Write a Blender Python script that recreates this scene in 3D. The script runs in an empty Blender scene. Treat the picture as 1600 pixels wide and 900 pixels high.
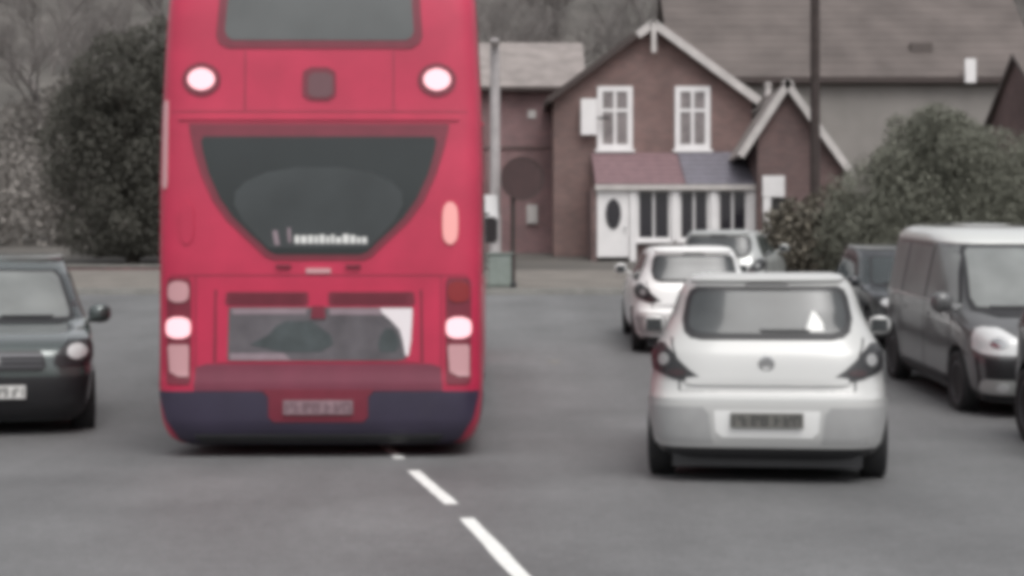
import bpy, bmesh, math, random
import numpy as np
from mathutils import Vector, Matrix, noise

R = math.radians
scene = bpy.context.scene
C = scene.collection

# ------------------------------------------------------------------ camera
FPX = 2600.0                       # focal length in photograph pixels
cam_d = bpy.data.cameras.new('camera')
cam_d.sensor_width = 36.0
cam_d.lens = 36.0 * FPX / 1600.0
cam_d.clip_start = 0.1
cam_d.clip_end = 2000.0
cam = bpy.data.objects.new('camera', cam_d)
C.objects.link(cam)
cam.location = (0, 0, 1.35)
cam.rotation_euler = (R(90.11), 0, 0)
scene.camera = cam

# ------------------------------------------------------------------ sky, sun, exposure
SUN_EL, SUN_AZ = 60.0, 160.0       # azimuth clockwise from +Y: behind the camera
world = bpy.data.worlds.new('World')
scene.world = world
world.use_nodes = True
wn, wl = world.node_tree.nodes, world.node_tree.links
wn.clear()
w_out = wn.new('ShaderNodeOutputWorld')
w_bg = wn.new('ShaderNodeBackground')
w_sky = wn.new('ShaderNodeTexSky')
w_sky.sky_type = 'NISHITA'
w_sky.sun_disc = False
w_sky.sun_elevation = R(SUN_EL)
w_sky.sun_rotation = R(SUN_AZ)
w_sky.air_density = 1.0
w_sky.dust_density = 4.0
w_sky.ozone_density = 1.0
w_hsv = wn.new('ShaderNodeHueSaturation')      # grey overcast: the blue taken out of the whole sky
w_hsv.inputs['Saturation'].default_value = 0.12
wl.new(w_sky.outputs[0], w_hsv.inputs['Color'])
wl.new(w_hsv.outputs[0], w_bg.inputs['Color'])
w_bg.inputs['Strength'].default_value = 0.12
wl.new(w_bg.outputs[0], w_out.inputs['Surface'])

sun_d = bpy.data.lights.new('sun', 'SUN')
sun_d.energy = 0.8
sun_d.angle = R(40)
sun_d.color = (1.0, 0.97, 0.93)
sun = bpy.data.objects.new('sun', sun_d)
C.objects.link(sun)
_d = Vector((math.sin(R(SUN_AZ)) * math.cos(R(SUN_EL)), math.cos(R(SUN_AZ)) * math.cos(R(SUN_EL)), math.sin(R(SUN_EL))))
sun.rotation_euler = (-_d).to_track_quat('-Z', 'Y').to_euler()
sun.location = (0, -10, 40)

scene.view_settings.view_transform = 'Standard'
scene.view_settings.look = 'None'
scene.view_settings.gamma = 1.0
scene.view_settings.exposure = 0.64
scene.view_settings.use_curve_mapping = False
scene.render.engine = 'CYCLES'
scene.cycles.use_denoising = True
scene.cycles.max_bounces = 6
scene.cycles.pixel_filter_type = 'BLACKMAN_HARRIS'
scene.cycles.filter_width = 6.0     # soft, low-resolution video lens

# ------------------------------------------------------------------ materials
def srgb(r, g, b):
    f = lambda c: (c / 255 / 12.92) if c / 255 <= 0.04045 else ((c / 255 + 0.055) / 1.055) ** 2.4
    return (f(r), f(g), f(b))

MATS = {}
def mat(name, col, rough=0.6, metal=0.0, coat=0.0, var=0.0, vscale=8.0, spec=0.5, bump=0.0, bscale=40.0, emit=None, estr=0.0, island=0.0):
    if name in MATS:
        return MATS[name]
    m = bpy.data.materials.new(name)
    m.use_nodes = True
    nt = m.node_tree
    b = nt.nodes['Principled BSDF']
    b.inputs['Base Color'].default_value = (*col, 1)
    b.inputs['Roughness'].default_value = rough
    b.inputs['Metallic'].default_value = metal
    b.inputs['Coat Weight'].default_value = coat
    b.inputs['Coat Roughness'].default_value = 0.06
    b.inputs['Specular IOR Level'].default_value = spec
    if emit:
        b.inputs['Emission Color'].default_value = (*emit, 1)
        b.inputs['Emission Strength'].default_value = estr
    tc = nt.nodes.new('ShaderNodeTexCoord')
    if var or island:
        src = None
        if var:
            n1 = nt.nodes.new('ShaderNodeTexNoise')
            n1.inputs['Scale'].default_value = vscale
            n1.inputs['Detail'].default_value = 6
            nt.links.new(tc.outputs['Object'], n1.inputs['Vector'])
            mr = nt.nodes.new('ShaderNodeMapRange')
            mr.inputs['From Min'].default_value = 0.3
            mr.inputs['From Max'].default_value = 0.7
            mr.inputs['To Min'].default_value = 1 - var
            mr.inputs['To Max'].default_value = 1 + var
            nt.links.new(n1.outputs['Fac'], mr.inputs['Value'])
            src = mr.outputs[0]
        if island:
            g = nt.nodes.new('ShaderNodeNewGeometry')
            mi = nt.nodes.new('ShaderNodeMapRange')
            mi.inputs['To Min'].default_value = 1 - island
            mi.inputs['To Max'].default_value = 1 + island
            nt.links.new(g.outputs['Random Per Island'], mi.inputs['Value'])
            if src:
                mu = nt.nodes.new('ShaderNodeMath'); mu.operation = 'MULTIPLY'
                nt.links.new(src, mu.inputs[0]); nt.links.new(mi.outputs[0], mu.inputs[1])
                src = mu.outputs[0]
            else:
                src = mi.outputs[0]
        vm = nt.nodes.new('ShaderNodeVectorMath'); vm.operation = 'SCALE'
        vm.inputs[0].default_value = col
        nt.links.new(src, vm.inputs['Scale'])
        nt.links.new(vm.outputs[0], b.inputs['Base Color'])
    if bump:
        n2 = nt.nodes.new('ShaderNodeTexNoise')
        n2.inputs['Scale'].default_value = bscale
        n2.inputs['Detail'].default_value = 4
        nt.links.new(tc.outputs['Object'], n2.inputs['Vector'])
        bp = nt.nodes.new('ShaderNodeBump')
        bp.inputs['Strength'].default_value = bump
        bp.inputs['Distance'].default_value = 0.02
        nt.links.new(n2.outputs['Fac'], bp.inputs['Height'])
        nt.links.new(bp.outputs[0], b.inputs['Normal'])
    MATS[name] = m
    return m

def mat_brick(name, c1, c2, mortar, scale=1.0, bw=0.225, bh=0.075):
    m = bpy.data.materials.new(name); m.use_nodes = True
    nt = m.node_tree; b = nt.nodes['Principled BSDF']
    tc = nt.nodes.new('ShaderNodeTexCoord')
    sx = nt.nodes.new('ShaderNodeSeparateXYZ')
    nt.links.new(tc.outputs['Object'], sx.inputs[0])
    ad = nt.nodes.new('ShaderNodeMath'); ad.operation = 'ADD'
    nt.links.new(sx.outputs[0], ad.inputs[0]); nt.links.new(sx.outputs[1], ad.inputs[1])
    cx = nt.nodes.new('ShaderNodeCombineXYZ')
    nt.links.new(ad.outputs[0], cx.inputs[0]); nt.links.new(sx.outputs[2], cx.inputs[1])
    br = nt.nodes.new('ShaderNodeTexBrick')
    br.inputs['Color1'].default_value = (*c1, 1); br.inputs['Color2'].default_value = (*c2, 1)
    br.inputs['Mortar'].default_value = (*mortar, 1)
    br.inputs['Scale'].default_value = scale
    br.inputs['Brick Width'].default_value = bw; br.inputs['Row Height'].default_value = bh
    br.inputs['Mortar Size'].default_value = 0.008
    nt.links.new(cx.outputs[0], br.inputs['Vector'])
    n1 = nt.nodes.new('ShaderNodeTexNoise'); n1.inputs['Scale'].default_value = 0.9; n1.inputs['Detail'].default_value = 7
    nt.links.new(tc.outputs['Object'], n1.inputs['Vector'])
    mr = nt.nodes.new('ShaderNodeMapRange')
    mr.inputs['From Min'].default_value = 0.3; mr.inputs['From Max'].default_value = 0.7
    mr.inputs['To Min'].default_value = 0.75; mr.inputs['To Max'].default_value = 1.25
    nt.links.new(n1.outputs['Fac'], mr.inputs['Value'])
    vm = nt.nodes.new('ShaderNodeVectorMath'); vm.operation = 'SCALE'
    nt.links.new(br.outputs['Color'], vm.inputs[0]); nt.links.new(mr.outputs[0], vm.inputs['Scale'])
    nt.links.new(vm.outputs[0], b.inputs['Base Color'])
    b.inputs['Roughness'].default_value = 0.9
    bp = nt.nodes.new('ShaderNodeBump'); bp.inputs['Strength'].default_value = 0.5; bp.inputs['Distance'].default_value = 0.01
    nt.links.new(br.outputs['Fac'], bp.inputs['Height']); bp.invert = True
    nt.links.new(bp.outputs[0], b.inputs['Normal'])
    MATS[name] = m
    return m

def mat_asphalt():
    m = bpy.data.materials.new('asphalt'); m.use_nodes = True
    nt = m.node_tree; b = nt.nodes['Principled BSDF']
    tc = nt.nodes.new('ShaderNodeTexCoord')
    def nz(scale, detail, stretch=None):
        n = nt.nodes.new('ShaderNodeTexNoise'); n.inputs['Scale'].default_value = scale; n.inputs['Detail'].default_value = detail
        if stretch:
            mp = nt.nodes.new('ShaderNodeMapping'); mp.inputs['Scale'].default_value = stretch
            nt.links.new(tc.outputs['Object'], mp.inputs[0]); nt.links.new(mp.outputs[0], n.inputs['Vector'])
        else:
            nt.links.new(tc.outputs['Object'], n.inputs['Vector'])
        return n
    fine = nz(60, 4); mid = nz(0.7, 5); lane = nz(1.0, 3, (0.9, 0.05, 1))
    def rng(src, a, c):
        mr = nt.nodes.new('ShaderNodeMapRange')
        mr.inputs['From Min'].default_value = 0.3; mr.inputs['From Max'].default_value = 0.7
        mr.inputs['To Min'].default_value = a; mr.inputs['To Max'].default_value = c
        nt.links.new(src.outputs['Fac'], mr.inputs['Value']); return mr.outputs[0]
    def mul(a, c):
        x = nt.nodes.new('ShaderNodeMath'); x.operation = 'MULTIPLY'
        nt.links.new(a, x.inputs[0]); nt.links.new(c, x.inputs[1]); return x.outputs[0]
    f = mul(mul(mul(rng(fine, .7, 1.3), rng(mid, .84, 1.14)), rng(lane, .82, 1.13)), rng(nz(9, 3), .9, 1.1))
    vm = nt.nodes.new('ShaderNodeVectorMath'); vm.operation = 'SCALE'
    vm.inputs[0].default_value = (0.136, 0.136, 0.138)
    nt.links.new(f, vm.inputs['Scale'])
    nt.links.new(vm.outputs[0], b.inputs['Base Color'])
    b.inputs['Roughness'].default_value = 0.62
    bp = nt.nodes.new('ShaderNodeBump'); bp.inputs['Strength'].default_value = 0.35; bp.inputs['Distance'].default_value = 0.006
    nt.links.new(fine.outputs['Fac'], bp.inputs['Height']); nt.links.new(bp.outputs[0], b.inputs['Normal'])
    MATS['asphalt'] = m
    return m

mat_asphalt()
mat('paving', (0.16, 0.145, 0.13), .9, var=.2, vscale=1.5, bump=.2)
mat('kerbstone', (0.22, 0.215, 0.20), .85, var=.15, vscale=3)
mat('road_paint', (0.72, 0.72, 0.70), .7, var=.1, vscale=14)
mat('soil', (0.092, 0.085, 0.077), .95, var=.3, vscale=.3)
mat('bus_red', (0.47, 0.021, 0.068), .42, coat=.3, var=.13, vscale=2.2)
mat('bus_maroon', (0.17, 0.018, 0.036), .4, coat=.3, var=.08)
mat('bus_dull_maroon', (0.17, 0.032, 0.058), .55, coat=.2, var=.12, vscale=3)
mat('bus_navy', (0.036, 0.029, 0.055), .45, coat=.2, var=.12, vscale=3)
mat('black_plastic', (0.018, 0.018, 0.020), .55, var=.1)
mat('rubber', (0.016, 0.016, 0.017), .8, var=.15)
mat('alloy', (0.42, 0.42, 0.43), .35, metal=.8)
mat('steel_rim', (0.12, 0.12, 0.13), .4, metal=.5)
mat('car_glass', (0.035, 0.042, 0.044), .06, spec=.6)
mat('bus_shelf', (0.042, 0.048, 0.050), .3, spec=.5, var=.2, vscale=2)
mat('bus_glass', (0.022, 0.027, 0.028), .16, spec=.5, var=.15, vscale=1.2)
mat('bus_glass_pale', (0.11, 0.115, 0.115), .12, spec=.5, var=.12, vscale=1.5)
mat('hatch_glass', (0.052, 0.056, 0.058), .08, spec=.5, var=.25, vscale=3)
mat('white_paint', (0.48, 0.48, 0.472), .3, coat=.5, var=.02, vscale=2)
mat('silver_paint', (0.45, 0.46, 0.45), .32, metal=.3, coat=.6)
mat('sky_sheen_silver', (0.62, 0.63, 0.61), .3, metal=.1, coat=.8)
mat('bumper_shade_grey', (0.34, 0.34, 0.34), .5, var=.05)
mat('dark_green_paint', (0.075, 0.092, 0.090), .22, metal=.35, coat=1.0)
mat('screen_glass', (0.18, 0.19, 0.186), .28, spec=.6, var=.2, vscale=2)
mat('charcoal_paint', (0.088, 0.089, 0.091), .3, coat=.8)
mat('navy_black_paint', (0.012, 0.014, 0.018), .3, coat=.8)
mat('plate_white', (0.70, 0.70, 0.68), .5)
mat('plate_yellow', (0.125, 0.122, 0.112), .5, var=.1)
mat('plate_grimy', (0.23, 0.15, 0.17), .55, var=.25, vscale=12)
mat('plate_grimy_dark', (0.13, 0.075, 0.09), .55)
mat('lamp_dim_red', (0.040, 0.020, 0.022), .4, coat=.15)
mat('display_dull', (0.13, 0.055, 0.065), .35, coat=.4)
mat('plate_dark', (0.045, 0.045, 0.045), .5)
mat('lamp_red', (0.25, 0.02, 0.025), .2, coat=.6)
mat('lamp_pink', (0.55, 0.30, 0.32), .25, coat=.5)
mat('lamp_clear', (0.62, 0.63, 0.63), .15, coat=.8)
mat('lens_grey', (0.30, 0.30, 0.30), .35)
mat('bright_white', (0.76, 0.76, 0.75), .35, coat=.4)
mat('lamp_smoke', (0.022, 0.022, 0.024), .45, coat=.15)
mat('lit_lamp', (0.7, 0.35, 0.38), .3, emit=(1.0, 0.52, 0.57), estr=.62)
mat('lit_indicator', (0.6, 0.28, 0.27), .3, emit=(1.0, 0.40, 0.38), estr=.22)
mat('chrome', (0.55, 0.55, 0.55), .2, metal=1.0)
mat('ad_grey', (0.108, 0.098, 0.108), .8, var=.3, vscale=4)
mat('ad_pale', (0.26, 0.20, 0.225), .5, var=.1)
mat('ad_teal', (0.062, 0.074, 0.077), .8, var=.3, vscale=6)
mat('ad_white', (0.78, 0.72, 0.74), .5)
mat_brick('brick_red', (0.160, 0.094, 0.090), (0.118, 0.073, 0.071), (0.17, 0.15, 0.145))
mat_brick('brick_pale', (0.215, 0.128, 0.118), (0.165, 0.105, 0.098), (0.20, 0.165, 0.155))
mat_brick('brick_brown', (0.235, 0.130, 0.132), (0.185, 0.112, 0.114), (0.22, 0.17, 0.17))
mat('render_grey', (0.245, 0.228, 0.214), .9, var=.1, vscale=.8, bump=.2)
mat('joinery_white', (0.74, 0.72, 0.72), .5, var=.05, vscale=3)
mat('bargeboard_white', (0.50, 0.47, 0.455), .6, var=.12, vscale=3)
mat('bargeboard_dark', (0.055, 0.04, 0.037), .7, var=.15)
mat('house_glass', (0.020, 0.018, 0.024), .06, spec=.6)
mat('house_glass_pale', (0.20, 0.175, 0.175), .1, spec=.5, var=.3, vscale=3)
mat('tile_red', (0.185, 0.115, 0.125), .85, var=.18, vscale=5)
mat('slate_blue', (0.15, 0.142, 0.168), .7, var=.2, vscale=5)
mat('tile_brown', (0.114, 0.096, 0.090), .9, var=.22, vscale=.7)
mat('tile_grey', (0.24, 0.212, 0.202), .9, var=.2, vscale=2)
mat('door_dark', (0.025, 0.023, 0.022), .5)
mat('sign_maroon', (0.052, 0.026, 0.026), .6, var=.15, vscale=5)
mat('pole_wood', (0.048, 0.036, 0.034), .9, var=.2, vscale=6)
mat('galvanised', (0.40, 0.37, 0.37), .55, var=.1, vscale=4)
mat('cabinet_green', (0.20, 0.23, 0.21), .6, var=.1)
mat('evergreen_leaf', (0.080, 0.077, 0.064), .7, island=.2)
mat('hedge_leaf', (0.165, 0.168, 0.134), .7, island=.15)
mat('shrub_brown_leaf', (0.14, 0.126, 0.10), .75, island=.5)
mat('scrub_leaf', (0.21, 0.193, 0.178), .8, island=.25)
mat('bark', (0.06, 0.052, 0.045), .9, var=.2)
mat('twig', (0.19, 0.172, 0.165), .9, island=.35)

# ------------------------------------------------------------------ helpers
def link(name, me, material=None, parent=None, smooth=False):
    o = bpy.data.objects.new(name, me)
    C.objects.link(o)
    if material and not me.materials:
        me.materials.append(MATS[material])
    if parent is not None:
        o.parent = parent
    if smooth:
        me.polygons.foreach_set('use_smooth', [True] * len(me.polygons))
    return o

def tag(o, label, cat, group=None):
    o['label'] = label
    o['category'] = cat
    if group:
        o['group'] = group
    return o

def empty(name, loc, rz=0.0):
    o = bpy.data.objects.new(name, None)
    o.empty_display_size = 0.3
    C.objects.link(o)
    o.location = loc
    o.rotation_euler = (0, 0, rz)
    return o

def mesh_from(verts, faces, name='mesh'):
    me = bpy.data.meshes.new(name)
    me.from_pydata([tuple(v) for v in verts], [], [tuple(f) for f in faces])
    me.update()
    return me

def boxes_mesh(boxes, bevel=0.0):
    """boxes: list of (x0,x1,y0,y1,z0,z1)"""
    bm = bmesh.new()
    for (x0, x1, y0, y1, z0, z1) in boxes:
        r = bmesh.ops.create_cube(bm, size=1.0)
        for v in r['verts']:
            v.co = Vector(((x0 + x1) / 2 + v.co.x * (x1 - x0), (y0 + y1) / 2 + v.co.y * (y1 - y0), (z0 + z1) / 2 + v.co.z * (z1 - z0)))
    if bevel:
        bmesh.ops.bevel(bm, geom=list(bm.edges), offset=bevel, segments=2, affect='EDGES', clamp_overlap=True)
    me = bpy.data.meshes.new('box'); bm.to_mesh(me); bm.free()
    return me

def box(name, b, material, parent=None, bevel=0.0):
    return link(name, boxes_mesh([b], bevel), material, parent)

def prism(name, poly, y0, y1, material, parent=None):
    """extrude an (x,z) polygon along y"""
    n = len(poly)
    v = [(p[0], y0, p[1]) for p in poly] + [(p[0], y1, p[1]) for p in poly]
    f = [tuple(range(n)), tuple(range(2 * n - 1, n - 1, -1))]
    for i in range(n):
        j = (i + 1) % n
        f.append((i, i + n, j + n, j))
    me = mesh_from(v, f)
    bm = bmesh.new(); bm.from_mesh(me); bmesh.ops.recalc_face_normals(bm, faces=bm.faces); bm.to_mesh(me); bm.free()
    return link(name, me, material, parent)

def lathe(profile, axis='Z', seg=24, caps=True):
    """profile: (r, h) pairs; revolve around axis"""
    v, f = [], []
    for (r, h) in profile:
        for k in range(seg):
            a = 2 * math.pi * k / seg
            c, s = r * math.cos(a), r * math.sin(a)
            v.append((c, s, h) if axis == 'Z' else ((h, c, s) if axis == 'X' else (c, h, s)))
    m = len(profile)
    for i in range(m - 1):
        for k in range(seg):
            k2 = (k + 1) % seg
            f.append((i * seg + k, i * seg + k2, (i + 1) * seg + k2, (i + 1) * seg + k))
    if caps:
        f.append(tuple(range(seg))[::-1])
        f.append(tuple(range((m - 1) * seg, m * seg)))
    me = mesh_from(v, f)
    bm = bmesh.new(); bm.from_mesh(me); bmesh.ops.recalc_face_normals(bm, faces=bm.faces); bm.to_mesh(me); bm.free()
    return me

def pchip(xs, ys):
    xs, ys = np.array(xs, float), np.array(ys, float)
    h = np.diff(xs); d = np.diff(ys) / h
    m = np.zeros(len(xs))
    m[0], m[-1] = d[0], d[-1]
    for i in range(1, len(xs) - 1):
        if d[i - 1] * d[i] > 0:
            w1, w2 = 2 * h[i] + h[i - 1], h[i] + 2 * h[i - 1]
            m[i] = (w1 + w2) / (w1 / d[i - 1] + w2 / d[i])
    def f(x):
        x = np.clip(x, xs[0], xs[-1])
        i = np.clip(np.searchsorted(xs, x, side='right') - 1, 0, len(xs) - 2)
        t = (x - xs[i]) / h[i]
        return ((1 + 2 * t) * (1 - t) ** 2 * ys[i] + t * (1 - t) ** 2 * h[i] * m[i] + t * t * (3 - 2 * t) * ys[i + 1] + t * t * (t - 1) * h[i] * m[i + 1])
    return f

# ------------------------------------------------------------------ vehicle bodies: rounded plan outlines stacked by height
class Shell:
    def __init__(self, table, m=None):
        self.m = m
        t = np.array(table, float)
        self.z0, self.z1 = t[0, 0], t[-1, 0]
        self.r, self.fr, self.w, self.n = (pchip(t[:, 0], t[:, k]) for k in (1, 2, 3, 4))
        self.zs = t[:, 0]
    def mesh(self, nz=70, nt=112):
        # denser levels where the outline shrinks fast (bonnet, roof)
        zz = np.linspace(self.z0, self.z1, 600)
        L = (self.fr(zz) - self.r(zz)) / 2
        s = np.concatenate([[0], np.cumsum(np.abs(np.diff(zz)) * 1.6 + np.abs(np.diff(L)) * .8 + np.abs(np.diff(self.w(zz))))])
        lv = np.interp(np.linspace(0, s[-1], nz), s, zz)
        V, F = [], []
        for z in lv:
            yc, Lh, W, n = (self.r(z) + self.fr(z)) / 2, (self.fr(z) - self.r(z)) / 2, self.w(z), self.n(z)
            for k in range(nt):
                a = 2 * math.pi * (k + .5) / nt
                c, sn = math.cos(a), math.sin(a)
                V.append((W * math.copysign(abs(c) ** (2 / n), c), yc + Lh * math.copysign(abs(sn) ** (2 / (self.m or n)), sn), z))
        for i in range(nz - 1):
            for k in range(nt):
                k2 = (k + 1) % nt
                F.append((i * nt + k, i * nt + k2, (i + 1) * nt + k2, (i + 1) * nt + k))
        F.append(tuple(range(nt))[::-1]); F.append(tuple(range((nz - 1) * nt, nz * nt)))
        return mesh_from(V, F)
    def rear(self, x, z):
        n, W = self.n(z), self.w(z)
        yc, Lh = (self.r(z) + self.fr(z)) / 2, (self.fr(z) - self.r(z)) / 2
        q = max(0.0, 1 - min(1, abs(x) / W) ** n)
        return Vector((x, yc - Lh * q ** (1 / (self.m or n)), z))
    def front(self, x, z):
        p = self.rear(x, z); yc = (self.r(z) + self.fr(z)) / 2
        return Vector((x, 2 * yc - p.y, z))
    def side(self, y, z, s=1):
        n, W = self.n(z), self.w(z)
        yc, Lh = (self.r(z) + self.fr(z)) / 2, (self.fr(z) - self.r(z)) / 2
        q = max(0.0, 1 - min(1, abs(y - yc) / Lh) ** (self.m or n))
        return Vector((s * W * q ** (1 / n), y, z))

def patch(shell, face, rows, off=0.006, nu=14, nr=12, depth=0.012, s=1):
    """rows: (z, a, b) limits along the face (x for rear/front, y for sides); lies `off` proud of the shell"""
    rows = sorted(rows)
    zs = [r[0] for r in rows]
    if len(rows) > 2:
        zz = np.linspace(zs[0], zs[-1], nr)
        zz = np.unique(np.concatenate([zz, zs]).round(5))
    else:
        zz = np.linspace(zs[0], zs[-1], nr)
    fn = (lambda u, z: shell.rear(u, z)) if face == 'rear' else ((lambda u, z: shell.front(u, z)) if face == 'front' else (lambda u, z: shell.side(u, z, s)))
    V, Vb, F = [], [], []
    for z in zz:
        a = float(np.interp(z, zs, [r[1] for r in rows])); b = float(np.interp(z, zs, [r[2] for r in rows]))
        for i in range(nu + 1):
            u = a + (b - a) * i / nu
            p = fn(u, float(z))
            e = 0.004
            du = fn(u + e, float(z)) - fn(u - e, float(z)); dz = fn(u, float(z) + e) - fn(u, float(z) - e)
            nn = du.cross(dz)
            if nn.length < 1e-9:
                nn = Vector((0, -1 if face == 'rear' else 1, 0)) if face != 'side' else Vector((s, 0, 0))
            nn.normalize()
            if face == 'rear' and nn.y > 0 or face == 'front' and nn.y < 0 or face == 'side' and nn.x * s < 0:
                nn = -nn
            V.append(p + nn * off); Vb.append(p + nn * (off - depth))
    m, nz = nu + 1, len(zz)
    for i in range(nz - 1):
        for k in range(nu):
            F.append((i * m + k, i * m + k + 1, (i + 1) * m + k + 1, (i + 1) * m + k))
    per = [k for k in range(m)] + [i * m + nu for i in range(1, nz)] + [(nz - 1) * m + k for k in range(nu - 1, -1, -1)] + [i * m for i in range(nz - 2, 0, -1)]
    base = len(V)
    for q in per:
        V.append(Vb[q])
    L = len(per)
    for q in range(L):
        q2 = (q + 1) % L
        F.append((per[q], base + q, base + q2, per[q2]))
    me = mesh_from(V, F)
    bm = bmesh.new(); bm.from_mesh(me)
    bmesh.ops.remove_doubles(bm, verts=bm.verts, dist=1e-5)
    bmesh.ops.recalc_face_normals(bm, faces=bm.faces)
    bm.to_mesh(me); bm.free()
    me.polygons.foreach_set('use_smooth', [True] * len(me.polygons))
    try:
        me.set_sharp_from_angle(angle=R(40))
    except Exception:
        pass
    return me

def oval_rows(zc, xc, rz, rx, n=9, p=2.0):
    out = []
    for i in range(n):
        t = -1 + 2 * i / (n - 1)
        w = rx * max(0.03, (1 - abs(t) ** p)) ** (1 / p)
        out.append((zc + t * rz, xc - w, xc + w))
    return out

def cut_arches(o, wheels, rad, W):
    """wheel arches cut out of the body, result baked"""
    bm = bmesh.new()
    for (y, s) in wheels:
        r = bmesh.ops.create_cone(bm, cap_ends=True, segments=28, radius1=rad, radius2=rad, depth=.34)
        bmesh.ops.rotate(bm, verts=r['verts'], cent=(0, 0, 0), matrix=Matrix.Rotation(R(90), 3, 'Y'))
        bmesh.ops.translate(bm, verts=r['verts'], vec=(s * (W - .07), y, rad - .06))
    me = bpy.data.meshes.new('cut'); bm.to_mesh(me); bm.free()
    co = bpy.data.objects.new('cutter', me); C.objects.link(co)
    md = o.modifiers.new('arch', 'BOOLEAN'); md.object = co; md.operation = 'DIFFERENCE'; md.solver = 'EXACT'
    pm = co.matrix_world
    dg = bpy.context.evaluated_depsgraph_get()
    par = o.parent; o.parent = None
    dg.update()
    nm = bpy.data.meshes.new_from_object(o.evaluated_get(dg))
    o.modifiers.clear(); o.data = nm; o.parent = par
    bpy.data.objects.remove(co)
    nm.set_sharp_from_angle(angle=R(38))

WHEEL_CACHE = {}
def wheel(parent, x, y, rad, wid, s, rim='alloy', spokes=5):
    key = (rad, wid, rim)
    if key not in WHEEL_CACHE:
        h = wid / 2
        ty = lathe([(rad * .66, -h * .8), (rad * .80, -h), (rad * .95, -h * .95), (rad, -h * .6), (rad, h * .6), (rad * .95, h * .95), (rad * .80, h), (rad * .66, h * .8)], 'X', 32)
        rm = lathe([(rad * .665, -h * .5), (rad * .665, h * .82), (rad * .60, h * .84), (rad * .56, h * .45), (rad * .2, h * .5), (rad * .17, h * .7), (rad * .02, h * .72)], 'X', 28)
        bx = []
        bm = bmesh.new()
        for k in range(spokes):
            r = bmesh.ops.create_cube(bm, size=1)
            for v in r['verts']:
                v.co = Vector((h * .62 + v.co.x * h * .3, v.co.y * rad * (.17 if v.co.z > 0 else .24), rad * .36 + v.co.z * rad * .48))
            bmesh.ops.rotate(bm, verts=r['verts'], cent=(0, 0, 0), matrix=Matrix.Rotation(2 * math.pi * k / spokes, 3, 'X'))
        sp = bpy.data.meshes.new('spokes'); bm.to_mesh(sp); bm.free()
        WHEEL_CACHE[key] = (ty, rm, sp)
    ty, rm, sp = WHEEL_CACHE[key]
    w = link('wheel', ty, 'rubber', parent, True)
    w.location = (x, y, rad)
    if s < 0:
        w.rotation_euler = (0, 0, math.pi)
    link('rim', rm, 'steel_rim', w, False)
    link('spokes', sp, rim, w)
    return w

def mirror(parent, x, y, z, s, material, w=.2, h=.17):
    bm = bmesh.new()
    r = bmesh.ops.create_icosphere(bm, subdivisions=3, radius=1)
    for v in r['verts']:
        c = v.co
        v.co = Vector((x + s * (w / 2 + c.x * w / 2), y + (c.y if c.y > 0 else c.y * .35) * .10, z + (abs(c.z) ** .7) * math.copysign(h / 2, c.z)))
    r = bmesh.ops.create_cube(bm, size=1)
    for v in r['verts']:
        v.co = Vector((x - s * .03 + v.co.x * .16, y + .02 + v.co.y * .05, z - h * .35 + v.co.z * .035))
    me = bpy.data.meshes.new('mirror'); bm.to_mesh(me); bm.free()
    o = link('mirror', me, material, parent, True)
    gl = boxes_mesh([(x + s * (w / 2) - w * .36, x + s * (w / 2) + w * .36, y - .045, y - .037, z - h * .33, z + h * .33)], .003)
    link('mirror_glass', gl, 'hatch_glass', o)
    return o

def number_plate(parent, y, z, sgn, material, w=.52, h=.112, x=0.0, marks=True, dark='plate_dark'):
    """sgn -1: faces -y (rear), +1 faces +y"""
    o = box('number_plate', (x - w / 2, x + w / 2, y - .006, y + .006, z - h / 2, z + h / 2), material, parent, .003)
    if marks:                                   # illegible characters: seven dark blocks
        rnd = random.Random(5)
        cw = w * .105; gap = w * .022; tot = 7 * cw + 6 * gap + gap * 3
        cx = x - tot / 2; bs = []
        for k in range(7):
            if k == 4: cx += gap * 3
            t = cw * .26; yy = (y + sgn * .006, y + sgn * .0085); lo, hi = z - h * .33, z + h * .33
            bs.append((cx, cx + t, *yy, lo, hi))
            if rnd.random() < .7: bs.append((cx + cw * .74, cx + cw, *yy, lo if rnd.random() < .6 else z, hi))
            for zz_ in (lo, z - h * .05, hi - h * .12):
                if rnd.random() < .6: bs.append((cx + t, cx + cw * .74, *yy, zz_, zz_ + h * .12))
            cx += cw + gap
        link('plate_characters', boxes_mesh([(a, b, min(c, d), max(c, d), e, f) for (a, b, c, d, e, f) in bs]), dark, o)['kind'] = 'stuff'
    return o

def badge(parent, face_pt, sgn, r=.055):
    me = lathe([(r, 0), (r, .012), (r * .78, .014), (r * .76, .004), (0.004, .004)], 'Y', 24)
    o = link('badge', me, 'chrome', parent)
    o.location = face_pt
    o.rotation_euler = (0, 0, 0 if sgn > 0 else math.pi)
    b = link('badge_bar', boxes_mesh([(-r * .95, r * .95, .004, .012, -r * .12, r * .12)], .002), 'chrome', o)
    b.rotation_euler = (0, R(-25), 0)
    return o

def side_glass(sh, root, spans, z0, z1, name='side_window', material='car_glass', topcut=None):
    for s in (-1, 1):
        for (a0, b0, a1, b1) in spans:          # at z0 (a0,b0), at z1 (a1,b1)
            link(name, patch(sh, 'side', [(z0, a0, b0), (z1, a1, b1)], .005, 10, 8, .01, s), material, root, True)

def door_lines(sh, root, spans, z0, z1):
    for s in (-1, 1):
        for (a, b) in spans:
            d = link('door_seam', patch(sh, 'side', [(z0, a, a + .012), (z1, b, b + .012)], .0025, 1, 16, .006, s), 'black_plastic', root)

def handles(sh, root, ys, z, material):
    for s in (-1, 1):
        for y in ys:
            link('door_handle', patch(sh, 'side', [(z - .018, y, y + .17), (z + .018, y, y + .17)], .014, 6, 4, .02, s), material, root, True)

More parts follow.
